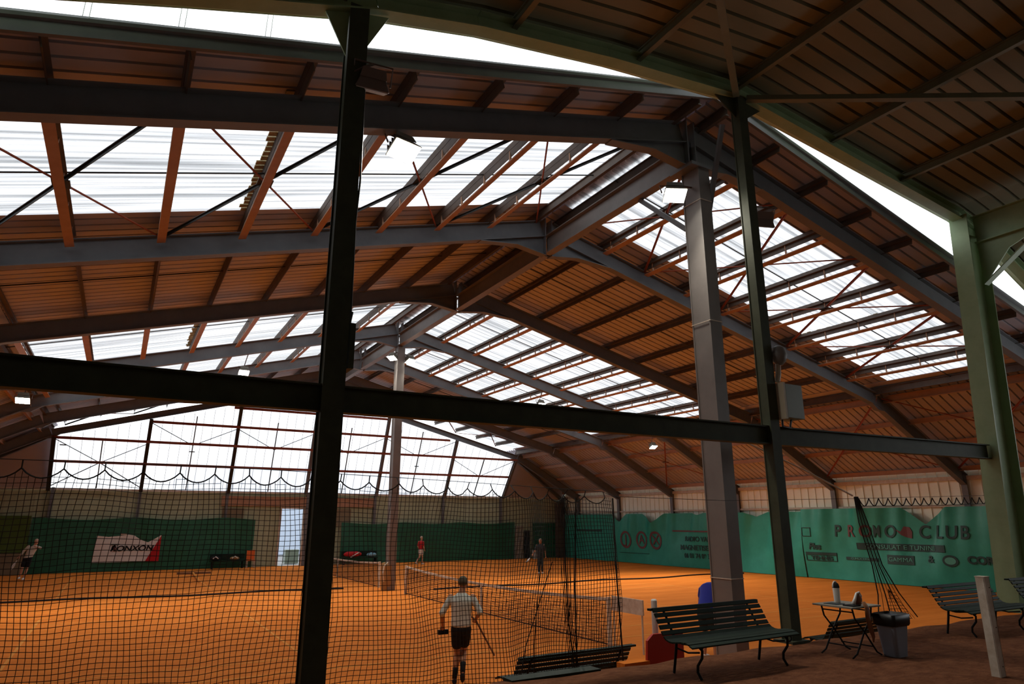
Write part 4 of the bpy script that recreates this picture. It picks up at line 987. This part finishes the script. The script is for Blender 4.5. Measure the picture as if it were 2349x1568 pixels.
    if hair == 'cap':
        b2 = MB(); b2.ball(tuple(hd-f*.02*k+Vector((0,0,.035*k))), (.086*k,.092*k,.092*k), 16, 10); remesh(b2.build('hair', cols['hair'], t), vox*.8)
    return t, G, T, D
walk = dict(hip=(0,.0,.93), chest=(0,.03,1.34), neck=(0,.05,1.49), head=(.02,.09,1.635), look=(.1,1,-.2),
  shL=(-.20,.03,1.41), elL=(-.34,-.02,1.15), wrL=(-.33,.10,.93), shR=(.20,.03,1.41), elR=(.33,-.03,1.16), wrR=(.26,.14,1.02),
  thL=(-.085,0,.88), knL=(-.06,.10,.47), anL=(-.10,.0,.085), thR=(.085,0,.88), knR=(.05,.18,.50), anR=(.04,-.14,.20), toeR=(0,.75,-.5))
t, G, T, D = person('person walking away in white check shirt and black shorts, carrying a long brown handle', (5.72, 11.85, .01), -.45, 1.86, walk, dict(skin='skin', shirt='shirt', shorts='black', shoe='black', sock='black', hair='hair', sleeve=1.15, leg=.62), vox=.011)
b = MB(); b.tube([T((.02, .2, 1.18)), T((.26, .16, 1.0)), T((.60, .1, .42))], .017, 8)
o = b.build('broom_handle', 'wood'); tag(o, 'long brown handle held at the right side of the walking person', 'handle')
b = MB(); b.box(tuple(T((-.36, .14, .80))-Vector((.05,.03,.03))), tuple(T((-.36, .14, .80))+Vector((.14,.03,.05)))); tag(b.build('ball_pouch', 'black'), 'small black pouch in the left hand of the walking person', 'pouch')
stand = dict(hip=(0,0,.93), chest=(0,.01,1.34), neck=(0,.02,1.49), head=(0,.05,1.635), look=(0,1,-.1),
  shL=(-.19,.01,1.41), elL=(-.25,-.02,1.14), wrL=(-.24,.10,.90), shR=(.19,.01,1.41), elR=(.25,-.02,1.14), wrR=(.24,.10,.90),
  thL=(-.085,0,.88), knL=(-.09,.02,.47), anL=(-.10,.0,.085), thR=(.085,0,.88), knR=(.09,.02,.47), anR=(.10,0,.085))
red = dict(stand); red.update(knL=(-.06,-.02,.48), anL=(-.09,-.30,.14), knR=(.07,.08,.47), anR=(.07,.08,.085), toeL=(0,.8,-.5))
person('person in a red shirt and white shorts mid-stride behind the near net', (18.02, 43.8, .01), -1.15, 1.86, red, dict(skin='skin2', shirt='redc', shorts='white', shoe='white', hair='hairl', sleeve=.9, leg=.55), vox=.02)
dk = dict(stand); dk.update(elL=(-.33,.05,1.15), wrL=(-.46,.16,.98))
t, G, T, D = person('person in dark shirt and trousers with a racket in front of the far right tarpaulin', (20.75, 33.0, .01), 2.7, 1.9, dict(dk, elR=(.30,.05,1.17), wrR=(.42,.16,.98), elL=(-.24,-.02,1.14), wrL=(-.26,.06,.88)), dict(skin='skin', shirt='navy', shorts='navy', shoe='white', hair='hairl', sleeve=.9, leg=1.9), vox=.02)
def racket(h, d, label, m='iron'):
    h = Vector(h); d = Vector(d).normalized(); s = d.cross(Vector((0,.3,1))).normalized()
    t = thing('tennis_racket', label, 'racket', h)
    b = MB(); b.tube([h-d*.08, h+d*.18], .017, 8); b.build('grip', 'black', t)
    c = h+d*.50; b = MB(); b.tube([c+d*.17*math.cos(a)+s*.125*math.sin(a) for a in [2*PI*i/20 for i in range(21)]], .011, 6)
    b.tube([h+d*.18, c-d*.16+s*.05], .009, 6); b.tube([h+d*.18, c-d*.16-s*.05], .009, 6); b.build('frame', m, t)
    b = MB()
    for i in range(-5, 6):
        w_ = .125*math.sqrt(1-(i/6.5)**2); b.tube([c+d*i*.026-s*w_, c+d*i*.026+s*w_], .0025, 4)
        w_ = .17*math.sqrt(1-(i/6.5)**2); b.tube([c+s*i*.019-d*w_, c+s*i*.019+d*w_], .0025, 4)
    b.build('strings', 'white', t)
racket(G['wrR'], (-.75, -.2, -.6), 'racket held low by the person in dark clothes', 'grey')
srv = dict(stand); srv.update(chest=(.12,.02,1.33), neck=(.17,.03,1.46), head=(.22,.06,1.61), across=(1,0,.15), shL=(-.06,.02,1.42), elL=(-.22,.0,1.20), wrL=(-.33,.05,.98), shR=(.31,.02,1.38), elR=(.42,.12,1.34), wrR=(.30,.22,1.38), hip=(-.02,0,.93), thL=(-.10,0,.88), thR=(.06,0,.88), knL=(-.14,.05,.48), anL=(-.22,-.08,.12), knR=(.03,.05,.47), anR=(-.04,.04,.085), look=(.5,.8,-.1))
t, G, T, D = person('person in a white top and black shorts leaning into a stroke at the far left', (-3.62, 42.4, .01), PI*.96, 2.02, {k: ((-v[0], v[1], v[2]) if isinstance(v, tuple) else v) for k, v in srv.items()}, dict(skin='skin2', shirt='shirt', shorts='black', shoe='white', hair='hairl', sleeve=1.6, leg=.7), vox=.02)
racket(G['wrL'], (-.35, -.2, -.9), 'racket held low by the player in white at the far left', 'white')
bd = dict(hip=(0,-.25,.92), chest=(0,.12,1.14), neck=(0,.27,1.13), head=(0,.42,1.05), look=(0,.5,-.9), fwd=(0,-.5,.85),
  shL=(-.19,.16,1.10), elL=(-.27,.22,.83), wrL=(-.24,.38,.62), shR=(.19,.16,1.10), elR=(.25,.25,.82), wrR=(.22,.42,.62),
  thL=(-.09,-.25,.88), knL=(-.10,-.12,.47), anL=(-.11,-.2,.085), thR=(.09,-.25,.88), knR=(.10,-.10,.47), anR=(.11,-.18,.085))
person('person in a blue shirt bending over, half hidden behind the large column', (11.45, 11.27, .01), -1.25, 1.9, {**bd, 'chest': (0,-.02,1.30), 'neck': (0,.14,1.38), 'head': (0,.32,1.36), 'shL': (-.2,.02,1.30), 'shR': (.2,.02,1.30), 'elL': (-.30,.12,1.05), 'elR': (.28,.12,1.02), 'fwd': (0,-.35,.9)}, dict(skin='skin', shirt='blue', shorts='navy', shoe='white', hair='hair', sleeve=.6, leg=.7), vox=.014)

# ---------------------------------------------------------------- groups of repeats
GR = {'portal_frame': 'steel portal frames of the hall', 'ridge_column': 'columns under the ridge', 'ridge_beam': 'ridge beams of the bays', 'roof_purlin': 'twin-rail roof purlins', 'ridge_purlin': 'purlins beside the ridge beam',
 'knee_purlin': 'purlins along the roof bends', 'lower_purlin': 'purlins on the steep lower slopes', 'joint_flashing': 'mossy sheet joints in the skylights', 'sag_bar': 'sag bars between the purlins', 'wind_brace': 'wind braces under the roof',
 'glazing_post': 'posts of the far glazing', 'glazing_rail': 'rails of the far glazing', 'glazing_stay': 'stays of the far glazing', 'hip_rafter': 'hip rafters at the far end', 'wall_panel': 'plain panels on the far wall', 'wall_post': 'steel posts on the far wall',
 'terrace_purlin': 'purlins under the terrace roof', 'roof_brace': 'braces of the terrace ridge post', 'terrace_post': 'posts along the terrace edge', 'wire_pair': 'wires in the sky gap', 'floodlight': 'floodlights', 'court_tarpaulin': 'tarpaulins around the courts',
 'court_lines': 'painted lines of the two courts', 'tennis_net': 'tennis nets', 'divider_rope': 'ropes on the clay between the courts', 'curtain_net': 'curtain nets along the terrace', 'park_bench': 'green slatted benches', 'player_bench': 'benches at the far wall',
 'sports_bag': 'bags on the far benches', 'person': 'people on the courts', 'tennis_racket': 'rackets in the hands of the far players'}
for o in C.objects:
    if o.parent is None and 'category' in o.keys():
        n_ = o.name.split('.')[0]
        if n_ in GR and not o.get('group'): o['group'] = GR[n_]

# ---------------------------------------------------------------- sky and camera
wd = bpy.data.worlds.new('overcast'); bpy.context.scene.world = wd; wd.use_nodes = True
bg = wd.node_tree.nodes['Background']; bg.inputs[0].default_value = (.93, .965, 1, 1); bg.inputs[1].default_value = 2.3
cam = bpy.data.cameras.new('camera'); co = bpy.data.objects.new('camera', cam); C.objects.link(co); bpy.context.scene.camera = co
cam.sensor_width = 36; cam.lens = 36*1525.94/2349; cam.clip_end = 300
a, tl = .5206, .2624
f = Vector((math.sin(a)*math.cos(tl), math.cos(a)*math.cos(tl), math.sin(tl))); r = Vector((math.cos(a), -math.sin(a), 0)); u = r.cross(f)
co.matrix_world = Matrix(((r.x, u.x, -f.x, 0), (r.y, u.y, -f.y, 0), (r.z, u.z, -f.z, 2.83), (0, 0, 0, 1)))
sc = bpy.context.scene
sc.view_settings.view_transform = 'Standard'; sc.view_settings.look = 'None'; sc.view_settings.gamma = 1; sc.view_settings.use_curve_mapping = False
sc.view_settings.exposure = 0.0
sc.cycles.max_bounces = 10; sc.cycles.diffuse_bounces = 6; sc.cycles.transparent_max_bounces = 12
